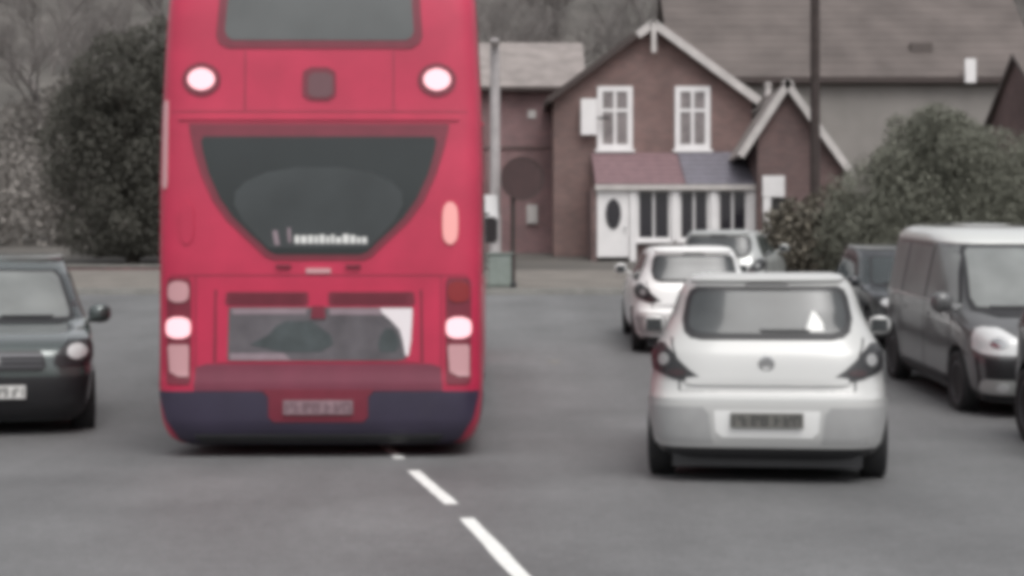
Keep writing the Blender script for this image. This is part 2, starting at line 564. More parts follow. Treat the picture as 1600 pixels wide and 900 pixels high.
# ---------------- hatchback seen from behind
HATCH = [(.17, .16, 3.78, .72, 7), (.22, .07, 3.88, .80, 7), (.35, .0, 3.97, .845, 7), (.55, -.02, 4.0, .86, 7), (.605, -.015, 3.99, .862, 7),
         (.64, .035, 3.97, .86, 7), (.75, .06, 3.88, .857, 6), (.85, .09, 3.6, .852, 6), (.92, .12, 3.2, .84, 6), (.97, .155, 2.98, .81, 6),
         (1.03, .20, 2.86, .775, 6), (1.20, .32, 2.5, .70, 5), (1.36, .42, 2.1, .64, 5), (1.42, .47, 1.85, .605, 4.5), (1.455, .58, 1.6, .54, 4),
         (1.475, .8, 1.3, .40, 3), (1.48, 1.0, 1.15, .2, 3)]

def make_hatch(name, loc, yaw, paint='white_paint', detail=True):
    root = empty(name, loc, yaw)
    sh = Shell(HATCH)
    body = link('body', sh.mesh(), paint, root, True)
    cut_arches(body, [(.68, 1), (.68, -1), (3.2, 1), (3.2, -1)], .36, .86)
    for y in (.68, 3.2):
        for s in (-1, 1):
            wheel(root, s * .76, y, .30, .19, s)
    # underbody and bumper
    box('underbody', (-.66, .66, .14, 3.7, .115, .30), 'black_plastic', root)
    link('valance', patch(sh, 'rear', [(.175, -.66, .66), (.255, -.74, .74)], .010, 24, 5), 'black_plastic', root, True)
    bump = link('bumper', patch(sh, 'rear', [(.265, -.80, .80), (.34, -.825, .825), (.56, -.84, .84), (.59, -.84, .84), (.60, -.83, .83)], .012, 30, 14, .02), paint, root, True)
    link('bumper_shade', patch(sh, 'rear', [(.295, -.72, -.37), (.33, -.78, -.38), (.50, -.815, -.40), (.545, -.81, -.44)], .0145, 10, 8, .01), 'bumper_shade_grey', bump, True)  # shade on the bumper's middle zone put into grey paint
    link('bumper_shade', patch(sh, 'rear', [(.295, .37, .72), (.33, .38, .78), (.50, .40, .815), (.545, .44, .81)], .0145, 10, 8, .01), 'bumper_shade_grey', bump, True)
    rc = link('plate_recess', patch(sh, 'rear', [(.335, -.31, .31), (.375, -.355, .355), (.52, -.365, .365)], .016, 14, 8, .01), 'bright_white', bump, True)
    p = sh.rear(0, .46)
    number_plate(root, p.y - .030, .455, -1, 'plate_yellow', .50, .105)
    # tailgate: seam, crease, badge, handle
    seam = [(.645, -.60, .60), (.652, -.60, .60)]
    link('tailgate_seam', patch(sh, 'rear', seam, .003, 24, 2, .008), 'black_plastic', root)
    for s in (-1, 1):
        rows = [(.652, s * .60, s * .612), (.80, s * .60, s * .612), (.97, s * .66, s * .672), (1.02, s * .665, s * .677)]
        rows = [(z, min(a, b), max(a, b)) for z, a, b in rows]
        link('tailgate_seam', patch(sh, 'rear', rows, .003, 1, 14, .008), 'black_plastic', root)
    link('tailgate_lip', patch(sh, 'rear', [(.690, -.52, .52), (.70, -.56, .56), (.735, -.56, .56), (.745, -.50, .50)], .016, 24, 6, .03), paint, root, True)
    badge(root, sh.rear(0, .845) + Vector((0, -.004, 0)), -1)
    # rear window
    fr = link('rear_window', patch(sh, 'rear', [(1.005, -.46, .46), (1.02, -.535, .535), (1.06, -.58, .58), (1.15, -.60, .60), (1.30, -.575, .575), (1.36, -.55, .55), (1.385, -.50, .50)], .006, 26, 16, .014), 'black_plastic', root, True)
    link('pane', patch(sh, 'rear', [(1.045, -.45, .45), (1.06, -.51, .51), (1.10, -.545, .545), (1.20, -.545, .545), (1.31, -.525, .525), (1.345, -.49, .49)], .010, 26, 14, .008), 'hatch_glass', fr, True)
    link('brake_light', patch(sh, 'rear', [(1.362, -.17, .17), (1.392, -.15, .15), (1.402, -.10, .10)], .016, 12, 5, .02), 'lamp_smoke', fr, True)
    link('wiper', patch(sh, 'rear', [(1.055, -.03, .30), (1.07, -.05, .30)], .02, 8, 2, .012), 'black_plastic', fr, True)
    if detail:
        link('sticker', patch(sh, 'rear', [(1.06, .27, .40), (1.12, .29, .39), (1.18, .31, .35), (1.20, .315, .335)], .0125, 5, 6, .004), 'plate_white', fr)
    # roof spoiler lip
    link('spoiler', patch(sh, 'rear', [(1.405, -.50, .50), (1.415, -.54, .54), (1.44, -.52, .52), (1.452, -.45, .45)], .035, 22, 6, .05), paint, root, True)
    an = link('aerial', lathe([(.006, 0), (.003, .32)], 'Z', 6), 'black_plastic', root); an.location = (0, 1.0, 1.475); an.rotation_euler = (R(35), 0, 0)
    # tail lamps: dark teardrops with a pale reflector
    for s in (-1, 1):
        rows = [(.705, .44, .52), (.735, .45, .66), (.79, .53, .80), (.86, .61, .822), (.92, .66, .815), (.965, .705, .785), (.98, .72, .76)]
        rows = [(z, min(s * a, s * b), max(s * a, s * b)) for z, a, b in rows]
        tl = link('tail_light', patch(sh, 'rear', rows, .012, 12, 14, .03), 'lamp_smoke', root, True)
        link('lens', patch(sh, 'rear', oval_rows(.865, s * .715, .042, .036), .020, 8, 9, .012), 'lens_grey', tl, True)
        link('red_lens', patch(sh, 'rear', oval_rows(.775, s * .62, .022, .06), .017, 8, 7, .012), 'lamp_dim_red', tl, True)
        mirror(root, s * .84, 2.42, 1.07, s, paint, .185, .155)
    side_glass(sh, root, [(.62, 1.42, .78, 1.42), (1.47, 2.62, 1.47, 2.10)], 1.0, 1.36)
    link('windscreen', patch(sh, 'front', [(1.0, -.66, .66), (1.36, -.54, .54)], .006, 20, 14, .012), 'car_glass', root, True)
    door_lines(sh, root, [(1.40, 1.40), (2.72, 2.66)], .26, .99)
    handles(sh, root, (1.55,), .86, paint)
    for s in (-1, 1):
        rows = [(.66, .52, .80), (.78, .60, .80), (.82, .66, .78)]
        link('headlight', patch(sh, 'front', [(z, min(s * a, s * b), max(s * a, s * b)) for z, a, b in rows], .008, 8, 6), 'lamp_clear', root, True)
    link('grille', patch(sh, 'front', [(.42, -.45, .45), (.60, -.40, .40)], .008, 12, 5), 'black_plastic', root, True)
    return root

# ---------------- people carrier facing the camera
MPV = [(.20, .12, 4.60, .84, 7), (.35, .02, 4.74, .93, 7), (.60, .0, 4.80, .95, 7), (.80, .0, 4.76, .955, 6), (.93, .01, 4.62, .955, 6), (1.02, .02, 4.35, .95, 6),
       (1.10, .03, 4.02, .945, 6), (1.18, .05, 3.88, .93, 6), (1.5, .10, 3.45, .87, 6), (1.75, .16, 3.02, .82, 6), (1.85, .2, 2.75, .79, 5), (1.91, .3, 2.4, .72, 4),
       (1.94, .6, 2.0, .55, 3.5), (1.95, .9, 1.7, .3, 3)]

def make_mpv(name, loc, yaw, paint, roof_paint):
    root = empty(name, loc, yaw)
    sh = Shell(MPV)
    body = link('body', sh.mesh(), paint, root, True)
    cut_arches(body, [(.85, 1), (.85, -1), (3.85, 1), (3.85, -1)], .40, .95)
    for y in (.85, 3.85):
        for s in (-1, 1):
            wheel(root, s * .85, y, .335, .21, s, 'alloy')
    box('underbody', (-.68, .68, .4, 4.2, .18, .34), 'black_plastic', root)
    link('front_bumper', patch(sh, 'front', [(.22, -.78, .78), (.36, -.87, .87), (.60, -.90, .90), (.66, -.90, .90)], .006, 26, 10), 'black_plastic', root, True)
    # roof skin, the sky's reflection painted in as pale silver
    rz = np.linspace(1.77, 1.949, 12)
    top = Shell([(z, sh.r(z) - .006, sh.fr(z) + .006, sh.w(z) + .006, sh.n(z)) for z in rz] + [(1.957, .9, 1.7, .3, 3)])
    link('roof', top.mesh(24, 96), roof_paint, root, True)
    ws = link('windscreen', patch(sh, 'front', [(1.05, -.60, .60), (1.10, -.80, .80), (1.2, -.80, .80), (1.70, -.70, .70), (1.76, -.66, .66)], .008, 24, 16, .014), 'black_plastic', root, True)
    link('pane', patch(sh, 'front', [(1.13, -.74, .74), (1.22, -.76, .76), (1.68, -.665, .665), (1.725, -.62, .62)], .011, 24, 14, .008), 'screen_glass', ws, True)
    for s in (-1, 1):
        w1 = link('wiper', patch(sh, 'front', [(1.12, min(s * .05, s * .60), max(s * .05, s * .60)), (1.135, min(s * .05, s * .62), max(s * .05, s * .62))], .022, 8, 2, .012), 'black_plastic', ws)
        rows = [(.70, .50, .86), (.74, .48, .905), (.86, .55, .90), (.94, .66, .87), (.96, .70, .82)]
        hl = link('headlight', patch(sh, 'front', [(z, min(s * a, s * b), max(s * a, s * b)) for z, a, b in rows], .010, 12, 10, .03), 'lamp_clear', root, True)
        link('reflector', patch(sh, 'front', oval_rows(.815, s * .72, .05, .07), .017, 8, 9, .01), 'chrome', hl, True)
        rows = [(.30, .56, .83), (.34, .52, .86), (.42, .55, .86), (.45, .60, .83)]
        fl = link('fog_light', patch(sh, 'front', [(z, min(s * a, s * b), max(s * a, s * b)) for z, a, b in rows], .012, 8, 7, .02), 'silver_paint', root, True)
        link('lens', patch(sh, 'front', oval_rows(.375, s * .69, .045, .055), .02, 8, 9, .012), 'lamp_clear', fl, True)
        mirror(root, s * .93, 3.62, 1.17, s, paint, .24, .22).scale = (1, 1, 1)
    link('grille', patch(sh, 'front', [(.66, -.42, .42), (.70, -.46, .46), (.80, -.44, .44), (.83, -.40, .40)], .010, 16, 6), 'black_plastic', root, True)
    link('lower_grille', patch(sh, 'front', [(.28, -.48, .48), (.44, -.50, .50)], .010, 16, 6), 'black_plastic', root, True)
    p = sh.front(0, .55)
    number_plate(root, p.y + .02, .55, 1, 'plate_white')
    badge(root, sh.front(0, .75) + Vector((0, .012, 0)), 1, .06)
    side_glass(sh, root, [(.35, 1.30, .42, 1.30), (1.36, 2.42, 1.36, 2.42), (2.48, 3.62, 2.48, 3.02)], 1.16, 1.73, material='screen_glass')
    for s in (-1, 1):
        for (a0, a1) in ((1.30, 1.30), (2.42, 2.42), (3.62, 3.04)):
            link('pillar_trim', patch(sh, 'side', [(1.16, a0, a0 + .055), (1.73, a1, a1 + .055)], .007, 2, 8, .01, s), 'black_plastic', root, True)
        link('waist_rail', patch(sh, 'side', [(1.118, .3, 3.7), (1.145, .3, 3.7)], .010, 20, 3, .012, s), 'silver_paint', root, True)
        link('sill_trim', patch(sh, 'side', [(.28, 1.32, 3.40), (.37, 1.32, 3.40)], .014, 12, 3, .02, s), 'black_plastic', root, True)
    door_lines(sh, root, [(1.33, 1.33), (2.45, 2.45), (3.50, 3.62)], .30, 1.11)
    handles(sh, root, (1.42, 2.52), .98, paint)
    return root

# ---------------- tall estate / soft-roader facing the camera
SUV = [(.22, .12, 4.05, .80, 7), (.36, .02, 4.20, .87, 7), (.60, .0, 4.26, .895, 7), (.80, .0, 4.24, .90, 6), (.90, .01, 4.14, .90, 6), (.97, .02, 3.85, .895, 6),
       (1.02, .03, 3.25, .885, 6), (1.06, .05, 3.02, .87, 6), (1.25, .13, 2.68, .80, 6), (1.48, .22, 2.25, .73, 5), (1.56, .28, 2.02, .70, 5), (1.61, .4, 1.8, .63, 4),
       (1.635, .7, 1.5, .47, 3.5), (1.64, .9, 1.3, .25, 3)]

def make_suv(name, loc, yaw, paint, glass='hatch_glass'):
    root = empty(name, loc, yaw)
    sh = Shell(SUV)
    body = link('body', sh.mesh(), paint, root, True)
    cut_arches(body, [(.78, 1), (.78, -1), (3.42, 1), (3.42, -1)], .40, .90)
    for y in (.78, 3.42):
        for s in (-1, 1):
            wheel(root, s * .80, y, .335, .21, s, 'steel_rim')
    box('underbody', (-.62, .62, .4, 3.8, .20, .34), 'black_plastic', root)
    ws = link('windscreen', patch(sh, 'front', [(1.03, -.60, .60), (1.06, -.74, .74), (1.44, -.63, .63), (1.50, -.58, .58)], .008, 24, 14, .014), 'black_plastic', root, True)
    link('pane', patch(sh, 'front', [(1.07, -.68, .68), (1.12, -.69, .69), (1.43, -.60, .60), (1.475, -.55, .55)], .011, 24, 14, .008), glass, ws, True)
    for s in (-1, 1):
        link('wiper', patch(sh, 'front', [(1.065, min(s * .05, s * .52), max(s * .05, s * .52)), (1.08, min(s * .05, s * .54), max(s * .05, s * .54))], .022, 8, 2, .012), 'black_plastic', ws)
        rows = [(.72, .52, .82), (.76, .50, .87), (.86, .56, .87), (.93, .64, .84)]
        hl = link('headlight', patch(sh, 'front', [(z, min(s * a, s * b), max(s * a, s * b)) for z, a, b in rows], .010, 12, 10, .03), 'lamp_smoke', root, True)
        link('lens', patch(sh, 'front', oval_rows(.835, s * .71, .062, .09), .018, 8, 9, .012), 'lamp_clear', hl, True)
        link('fog_light', patch(sh, 'front', oval_rows(.42, s * .66, .04, .055), .012, 8, 9, .015), 'lamp_smoke', root, True)
        mirror(root, s * .88, 2.75, 1.10, s, paint, .22, .19)
    link('grille', patch(sh, 'front', [(.68, -.40, .40), (.72, -.44, .44), (.82, -.42, .42), (.85, -.38, .38)], .010, 16, 6), 'black_plastic', root, True)
    for k in range(3):
        z = .715 + .045 * k
        link('grille_bar', patch(sh, 'front', [(z, -.41, .41), (z + .016, -.41, .41)], .017, 14, 2, .01), 'steel_rim', root, True)
    link('bumper', patch(sh, 'front', [(.24, -.78, .78), (.40, -.85, .85), (.60, -.87, .87), (.63, -.86, .86)], .008, 26, 10), 'black_plastic', root, True)
    p = sh.front(0, .50)
    number_plate(root, p.y + .024, .50, 1, 'plate_white')
    badge(root, sh.front(0, .765) + Vector((0, .014, 0)), 1, .05)
    side_glass(sh, root, [(.38, 1.10, .52, 1.10), (1.16, 2.02, 1.16, 2.0), (2.08, 2.86, 2.08, 2.26)], 1.06, 1.46)
    door_lines(sh, root, [(1.13, 1.13), (2.05, 2.05), (2.98, 2.92)], .30, 1.02)
    handles(sh, root, (1.22, 2.14), .92, paint)
    for s in (-1, 1):
        link('roof_rail', patch(sh, 'side', [(1.585, .7, 1.9), (1.60, .7, 1.9)], .035, 12, 3, .03, s), 'silver_paint', root, True)
    return root

# ------------------------------------------------------------------ terrain
def zg(x, y):
    if y <= 14: z = 0.0
    elif y <= 20: z = .073 * (y - 14) ** 2 / 12
    else: z = .073 * (y - 17)
    if y > 58:
        t = y - 58
        z += .24 * t * t / (t + 14)
        z += 1.2 * noise.noise(Vector((x * .03, y * .03, 3.1))) * min(1, t / 30)
    return z

def sheet(name, xs, ys, off, material, kind='structure', zf=zg):
    V = [(x, y, zf(x, y) + off) for y in ys for x in xs]
    m = len(xs)
    F = [(j * m + i, j * m + i + 1, (j + 1) * m + i + 1, (j + 1) * m + i) for j in range(len(ys) - 1) for i in range(m - 1)]
    o = link(name, mesh_from(V, F), material, None, True)
    if kind: o['kind'] = kind
    return o

def fr(a, b, st):
    n = max(1, int(round((b - a) / st)))
    return [a + (b - a) * i / n for i in range(n + 1)]

KL, KR, YB, YF = -6.1, 7.0, 22.0, 34.5
gys = fr(-60, 14, 12) + fr(14, 60, 1)[1:] + fr(60, 380, 6)[1:]
sheet('ground', fr(-300, 300, 8), gys, -.02, 'soil')
V, F = [], []
def add_grid(xs, ys):
    b = len(V); m = len(xs)
    V.extend((x, y, zg(x, y) + .004) for y in ys for x in xs)
    F.extend((b + j * m + i, b + j * m + i + 1, b + (j + 1) * m + i + 1, b + (j + 1) * m + i) for j in range(len(ys) - 1) for i in range(m - 1))
add_grid([KL, KR], fr(-60, 14, 10) + fr(14, YB, .5)[1:])
add_grid(fr(-90, KL, 20)[:-1] + [KL, KR] + fr(KR, 90, 20)[1:], fr(YB, YF, .5))
ro = link('road', mesh_from(V, F), 'asphalt', None, True); ro['kind'] = 'structure'

def raised(name, x0, x1, y0, y1, h, material, st=1.0):
    """a strip of pavement or kerb with real sides"""
    ys = fr(y0, y1, st); V, F = [], []
    for y in ys:
        z = zg(0, y)
        V += [(x0, y, z - .05), (x0, y, z + h), (x1, y, z + h), (x1, y, z - .05)]
    for j in range(len(ys) - 1):
        a, b = j * 4, (j + 1) * 4
        F += [(a, a + 1, b + 1, b), (a + 1, a + 2, b + 2, b + 1), (a + 2, a + 3, b + 3, b + 2)]
    F += [(0, 3, 2, 1), tuple(len(V) - 4 + k for k in (0, 1, 2, 3))]
    o = link(name, mesh_from(V, F), material); o['kind'] = 'structure'
    return o
raised('pavement', -90, 90, YF + .152, 41.0, .12, 'paving')
raised('kerb', -90, 90, YF, YF + .15, .125, 'kerbstone', .15)
raised('pavement', KL - 3, KL - .152, -60, YB, .12, 'paving')
raised('kerb', KL - .15, KL, -60, YB, .125, 'kerbstone')
raised('pavement', KR + .152, KR + 3, -60, YB, .12, 'paving')
raised('kerb', KR, KR + .15, -60, YB, .125, 'kerbstone')

# lane line: slanting dashes, each its own piece of paint
def dash(p0, p1, w=.092):
    a, b = Vector((*p0, 0)), Vector((*p1, 0)); d = (b - a).normalized(); n = Vector((-d.y, d.x, 0)) * w / 2
    rnd = random.Random(int(p0[1] * 100)); N = 14; V = []
    for i in range(N + 1):
        p = a.lerp(b, i / N)
        for s in (1, -1):
            q = p + n * s * (1 + rnd.uniform(-.10, .06)); V.append((q.x, q.y, zg(q.x, q.y) + .008))
    F = [(2 * i, 2 * i + 1, 2 * i + 3, 2 * i + 2) for i in range(N)]
    o = link('lane_dash', mesh_from(V, F), 'road_paint'); o['kind'] = 'structure'
for (p0, p1) in [((.72, 3.4), (.45, 5.2)), ((.30, 6.2), (-.27, 9.85)), ((-.38, 10.5), (-.74, 12.45)), ((-.90, 13.35), (-1.25, 15.2)), ((-1.45, 16.4), (-1.75, 18.2))]:
    dash(p0, p1)
# small scuffed fleck of old paint on the far carriageway
V = []
rnd = random.Random(3)
for k in range(9):
    a = 2 * math.pi * k / 9; r = rnd.uniform(.07, .15)
    x, y = .57 + r * math.cos(a), 22.4 + r * 1.7 * math.sin(a); V.append((x, y, zg(x, y) + .009))
o = link('paint_fleck', mesh_from(V, [tuple(range(9))]), 'kerbstone'); o['kind'] = 'structure'

# ------------------------------------------------------------------ double-decker bus
BUS = [(.10, .24, 10.5, 1.19, 9), (.16, .10, 10.6, 1.25, 9), (.32, .02, 10.66, 1.305, 9), (.60, .0, 10.70, 1.325, 9), (.70, .01, 10.70, 1.325, 9), (1.6, .02, 10.68, 1.325, 9),
       (2.1, .03, 10.62, 1.325, 9), (2.7, .06, 10.55, 1.318, 9), (2.85, .07, 10.53, 1.312, 9), (3.3, .09, 10.48, 1.29, 9), (3.9, .15, 10.38, 1.25, 8.5), (4.10, .22, 10.25, 1.20, 8),
       (4.22, .36, 10.0, 1.102, 7), (4.28, .7, 9.6, 0.918, 5), (4.30, 1.2, 9.0, 0.510, 4)]
def make_bus(loc, yaw):
    root = empty('double_decker_bus', loc, yaw)
    sh = Shell(BUS, 70)
    body = link('body', sh.mesh(120, 144), 'bus_red', root, True)
    cut_arches(body, [(3.0, 1), (3.0, -1), (8.4, 1), (8.4, -1)], .56, 1.275)
    for y in (3.0, 8.4):
        for s in (-1, 1):
            wheel(root, s * 1.12, y, .48, .28, s, 'steel_rim')
    box('underbody', (-1.0, 1.0, .5, 9.8, .13, .5), 'black_plastic', root)
    # skirt / bumper in dark blue, with the red centre behind the plate
    bu = link('bumper', patch(sh, 'rear', [(.105, -1.06, 1.06), (.16, -1.14, 1.14), (.32, -1.24, 1.24), (.50, -1.28, 1.28), (.545, -1.285, 1.285)], .012, 44, 12, .03), 'bus_navy', root, True)  # foot lowered so the dark blue takes in the shadow beneath
    link('bumper_step', patch(sh, 'rear', [(.14, -.95, .95), (.18, -1.0, 1.0), (.20, -1.0, 1.0)], .030, 30, 3, .03), 'black_plastic', bu, True)
    link('plate_surround', patch(sh, 'rear', [(.30, -.36, .36), (.34, -.40, .40), (.50, -.40, .40), (.56, -.46, .46)], .018, 14, 8, .02), 'bus_maroon', bu, True)
    p = sh.rear(0, .42)
    number_plate(root, p.y - .028, .415, -1, 'plate_grimy', .56, .115, dark='plate_grimy_dark')
    for s in (-1, 1):
        link('side_skirt', patch(sh, 'side', [(.20, 3.66, 7.78), (.52, 3.66, 7.78)], .008, 12, 4, .02, s), 'bus_navy', root, True)
        link('side_skirt', patch(sh, 'side', [(.25, .35, 2.36), (.52, .35, 2.36)], .008, 12, 4, .02, s), 'bus_navy', root, True)
    link('lower_panel', patch(sh, 'rear', [(.55, -1.0, 1.0), (.60, -1.0, 1.0), (.74, -.98, .98), (.765, -.9, .9)], .0085, 36, 6, .014), 'bus_dull_maroon', root, True)  # darker, duller maroon band below the engine cover
    # engine cover, its recess shade painted as maroon vents, twin hatch lip and printed panel
    ec = link('engine_cover', patch(sh, 'rear', [(.775, -.80, .80), (.79, -.82, .82), (1.30, -.82, .82), (1.36, -.80, .80)], .006, 30, 14, .02), 'bus_red', root, True)
    link('cover_seam', patch(sh, 'rear', [(.775, -.845, -.825), (1.36, -.835, -.815)], .004, 2, 12, .01), 'bus_maroon', ec)
    link('cover_seam', patch(sh, 'rear', [(.775, .825, .845), (1.36, .815, .835)], .004, 2, 12, .01), 'bus_maroon', ec)
    link('vent', patch(sh, 'rear', [(1.235, -.73, -.10), (1.25, -.75, -.08), (1.335, -.74, -.08), (1.345, -.72, -.10)], .010, 14, 6, .02), 'bus_maroon', ec, True)
    link('vent', patch(sh, 'rear', [(1.235, .10, .76), (1.25, .08, .78), (1.335, .08, .77), (1.345, .10, .75)], .010, 14, 6, .02), 'bus_maroon', ec, True)
    for s in (-1, 1):
        for k in range(3):
            z = 1.258 + .03 * k
            a, b = sorted((s * .12, s * .71))
            link('recess_shade_slat', patch(sh, 'rear', [(z, a, b), (z + .012, a, b)], .018, 8, 2, .012), 'bus_maroon', ec)
    pn = link('poster_panel', patch(sh, 'rear', [(.79, -.72, .62), (.80, -.73, .70), (1.21, -.72, .76), (1.22, -.71, .75)], .012, 26, 10, .016), 'ad_grey', root, True)
    link('poster_border', patch(sh, 'rear', [(1.165, -.69, -.10), (1.21, -.70, -.09)], .0145, 10, 2, .006), 'ad_pale', pn)
    link('poster_border', patch(sh, 'rear', [(1.16, .09, .52), (1.212, .09, .50)], .0145, 10, 2, .006), 'ad_pale', pn)
    link('poster_border', patch(sh, 'rear', [(.795, -.71, -.22), (.85, -.71, -.28)], .0145, 10, 2, .006), 'ad_pale', pn)
    link('poster_patch', patch(sh, 'rear', [(.86, -.30, .02), (.92, -.55, .12), (1.0, -.40, .10), (1.07, -.34, .0), (1.11, -.26, -.06)], .0145, 12, 8, .006), 'ad_teal', pn)
    link('poster_patch', patch(sh, 'rear', [(.86, .50, .62), (.92, .48, .66), (.99, .50, .64), (1.05, .54, .60)], .0145, 8, 8, .006), 'ad_teal', pn)
    link('poster_wedge', patch(sh, 'rear', [(.83, .70, .725), (.95, .68, .745), (1.04, .655, .75), (1.12, .58, .755), (1.17, .52, .757), (1.212, .49, .757)], .0145, 8, 12, .006), 'ad_white', pn)
    link('panel_catch', patch(sh, 'rear', [(1.13, -.06, .06), (1.23, -.05, .05)], .022, 4, 3, .02), 'bus_maroon', pn)
    link('maker_badge', patch(sh, 'rear', [(1.495, -.10, .10), (1.535, -.10, .10)], .010, 4, 3, .012), 'lamp_pink', root)
    # lower-deck rear window: bowl shape
    lw = link('rear_window', patch(sh, 'rear', [(1.60, -.36, .36), (1.63, -.43, .43), (1.70, -.50, .50), (1.80, -.61, .61), (1.92, -.735, .735), (2.08, -.85, .85), (2.30, -.95, .95), (2.50, -1.01, 1.01), (2.65, -1.045, 1.045), (2.705, -1.05, 1.05)], .008, 36, 30, .02), 'bus_maroon', root, True)
    link('pane', patch(sh, 'rear', [(1.645, -.34, .34), (1.67, -.40, .40), (1.74, -.47, .47), (1.84, -.58, .58), (1.95, -.69, .69), (2.10, -.795, .795), (2.30, -.885, .885), (2.48, -.935, .935), (2.56, -.95, .95), (2.60, -.93, .93)], .012, 36, 28, .01), 'bus_glass', lw, True)
    link('rear_shelf', patch(sh, 'rear', [(1.70, -.40, .40), (1.80, -.50, .50), (1.92, -.61, .61), (2.05, -.68, .68), (2.15, -.67, .67), (2.24, -.58, .58), (2.31, -.42, .42), (2.35, -.18, .18)], .0135, 24, 18, .004), 'bus_shelf', lw, True)
    # faint illegible white lettering along the foot of the glass
    rnd = random.Random(11); x = -.19
    while x < .40:
        w = rnd.uniform(.025, .05)
        link('letter_mark', patch(sh, 'rear', [(1.735, x, x + w), (1.735 + rnd.uniform(.05, .075), x, x + w)], .0145, 2, 2, .004), 'plate_white', lw)
        x += w + .012
    link('letter_mark', patch(sh, 'rear', [(1.72, -.35, -.31), (1.83, -.37, -.33), (1.84, -.36, -.33)], .0145, 2, 3, .004), 'ad_pale', lw)
    link('letter_mark', patch(sh, 'rear', [(1.74, -.24, -.22), (1.86, -.25, -.225)], .0145, 2, 3, .004), 'ad_pale', lw)
    # upper-deck rear window
    uw = link('upper_window', patch(sh, 'rear', [(3.32, -.74, .74), (3.36, -.81, .81), (3.42, -.835, .835), (3.90, -.80, .80), (3.97, -.75, .75), (3.99, -.68, .68)], .008, 30, 18, .02), 'bus_maroon', root, True)
    link('pane', patch(sh, 'rear', [(3.385, -.70, .70), (3.41, -.745, .745), (3.46, -.765, .765), (3.86, -.735, .735), (3.92, -.69, .69)], .012, 30, 16, .01), 'bus_glass_pale', uw, True)
    for z_ in (1.475, 2.80):
        link('panel_seam', patch(sh, 'rear', [(z_, -1.2, 1.2), (z_ + .007, -1.2, 1.2)], .003, 30, 2, .008), 'bus_maroon', root)
    for s in (-1, 1):
        a, b = sorted((s * .985, s * .993))
        link('panel_seam', patch(sh, 'rear', [(.60, a, b), (1.47, a, b)], .003, 1, 12, .008), 'bus_maroon', root)
        link('panel_seam', patch(sh, 'rear', [(2.81, s * .60 - .004, s * .60 + .004), (3.30, s * .60 - .004, s * .60 + .004)], .003, 1, 8, .008), 'bus_maroon', root)
        link('grab_handle', patch(sh, 'rear', [(1.545, min(s * .22, s * .34), max(s * .22, s * .34)), (1.565, min(s * .22, s * .34), max(s * .22, s * .34))], .03, 6, 2, .03), 'bus_maroon', root)
    # waist moulding between decks and crease lines
    link('moulding', patch(sh, 'rear', [(2.735, -1.13, 1.13), (2.76, -1.135, 1.135)], .014, 40, 3, .02), 'bus_red', root, True)
    db = link('route_display', patch(sh, 'rear', oval_rows(3.03, 0, .135, .135, 9, 5), .010, 10, 9, .014), 'bus_maroon', root, True)
    link('display_glass', patch(sh, 'rear', oval_rows(3.02, .01, .10, .10, 9, 5), .014, 8, 8, .01), 'display_dull', db, True)
    # lamps
    for s in (-1, 1):
        hb = link('high_brake_light', patch(sh, 'rear', oval_rows(3.065, s * .952, .135, .155, 13), .010, 14, 13, .014), 'bus_maroon', root, True)
        link('lens', patch(sh, 'rear', oval_rows(3.065, s * .952, .088, .108, 13), .022, 12, 13, .02), 'lit_lamp', hb, True)
        x = s * 1.125
        cl = link('lamp_cluster', patch(sh, 'rear', [(.60, x - .085, x + .085), (.63, x - .10, x + .10), (1.42, x - .10, x + .10), (1.46, x - .08, x + .08)], .010, 8, 12, .016), 'bus_maroon', root, True)
        link('tail_light', patch(sh, 'rear', oval_rows(1.055, x, .085, .098, 11, 3), .022, 10, 11, .02), 'lit_lamp', cl, True)
        link('reversing_light', patch(sh, 'rear', [(.66, x + .0, x + .085), (.70, x - .07, x + .085), (.90, x - .085, x + .085), (.92, x - .07, x + .07)], .018, 8, 8, .016), 'lamp_pink', cl, True)
        link('upper_lamp', patch(sh, 'rear', oval_rows(1.345, x, .085, .085, 11, 3), .020, 8, 9, .018), 'lamp_pink' if s < 0 else 'lamp_red', cl, True)
    ind = link('indicator', patch(sh, 'rear', oval_rows(1.90, 1.06, .17, .062, 11, 3), .016, 8, 11, .02), 'lit_indicator', root, True)
    link('indicator', patch(sh, 'rear', oval_rows(1.90, -1.06, .17, .055, 11, 3), .012, 8, 11, .016), 'bus_red', root, True)
    link('corner_strip', patch(sh, 'rear', [(2.18, -1.262, -1.235), (2.22, -1.266, -1.225), (2.86, -1.262, -1.225), (2.90, -1.255, -1.232)], .012, 4, 12, .016), 'lamp_pink', root, True)
    # side windows, both decks
    for s in (-1, 1):
        for k in range(6):
            y0 = 1.0 + k * 1.5
            link('side_window', patch(sh, 'side', [(1.50, y0, y0 + 1.42), (2.30, y0, y0 + 1.42)], .006, 8, 6, .012, s), 'bus_glass', root, True)
            link('upper_side_window', patch(sh, 'side', [(3.15, y0, y0 + 1.42), (3.85, y0, y0 + 1.42)], .006, 8, 6, .012, s), 'bus_glass', root, True)
        link('side_moulding', patch(sh, 'side', [(2.735, .45, 10.2), (2.76, .45, 10.2)], .014, 30, 3, .02, s), 'bus_red', root, True)
    fw = link('windscreen', patch(sh, 'front', [(1.0, -1.08, 1.08), (2.5, -1.08, 1.08)], .008, 24, 12, .02), 'bus_glass', root, True)
    link('upper_windscreen', patch(sh, 'front', [(3.1, -1.05, 1.05), (3.9, -1.0, 1.0)], .008, 24, 10, .02), 'bus_glass', root, True)
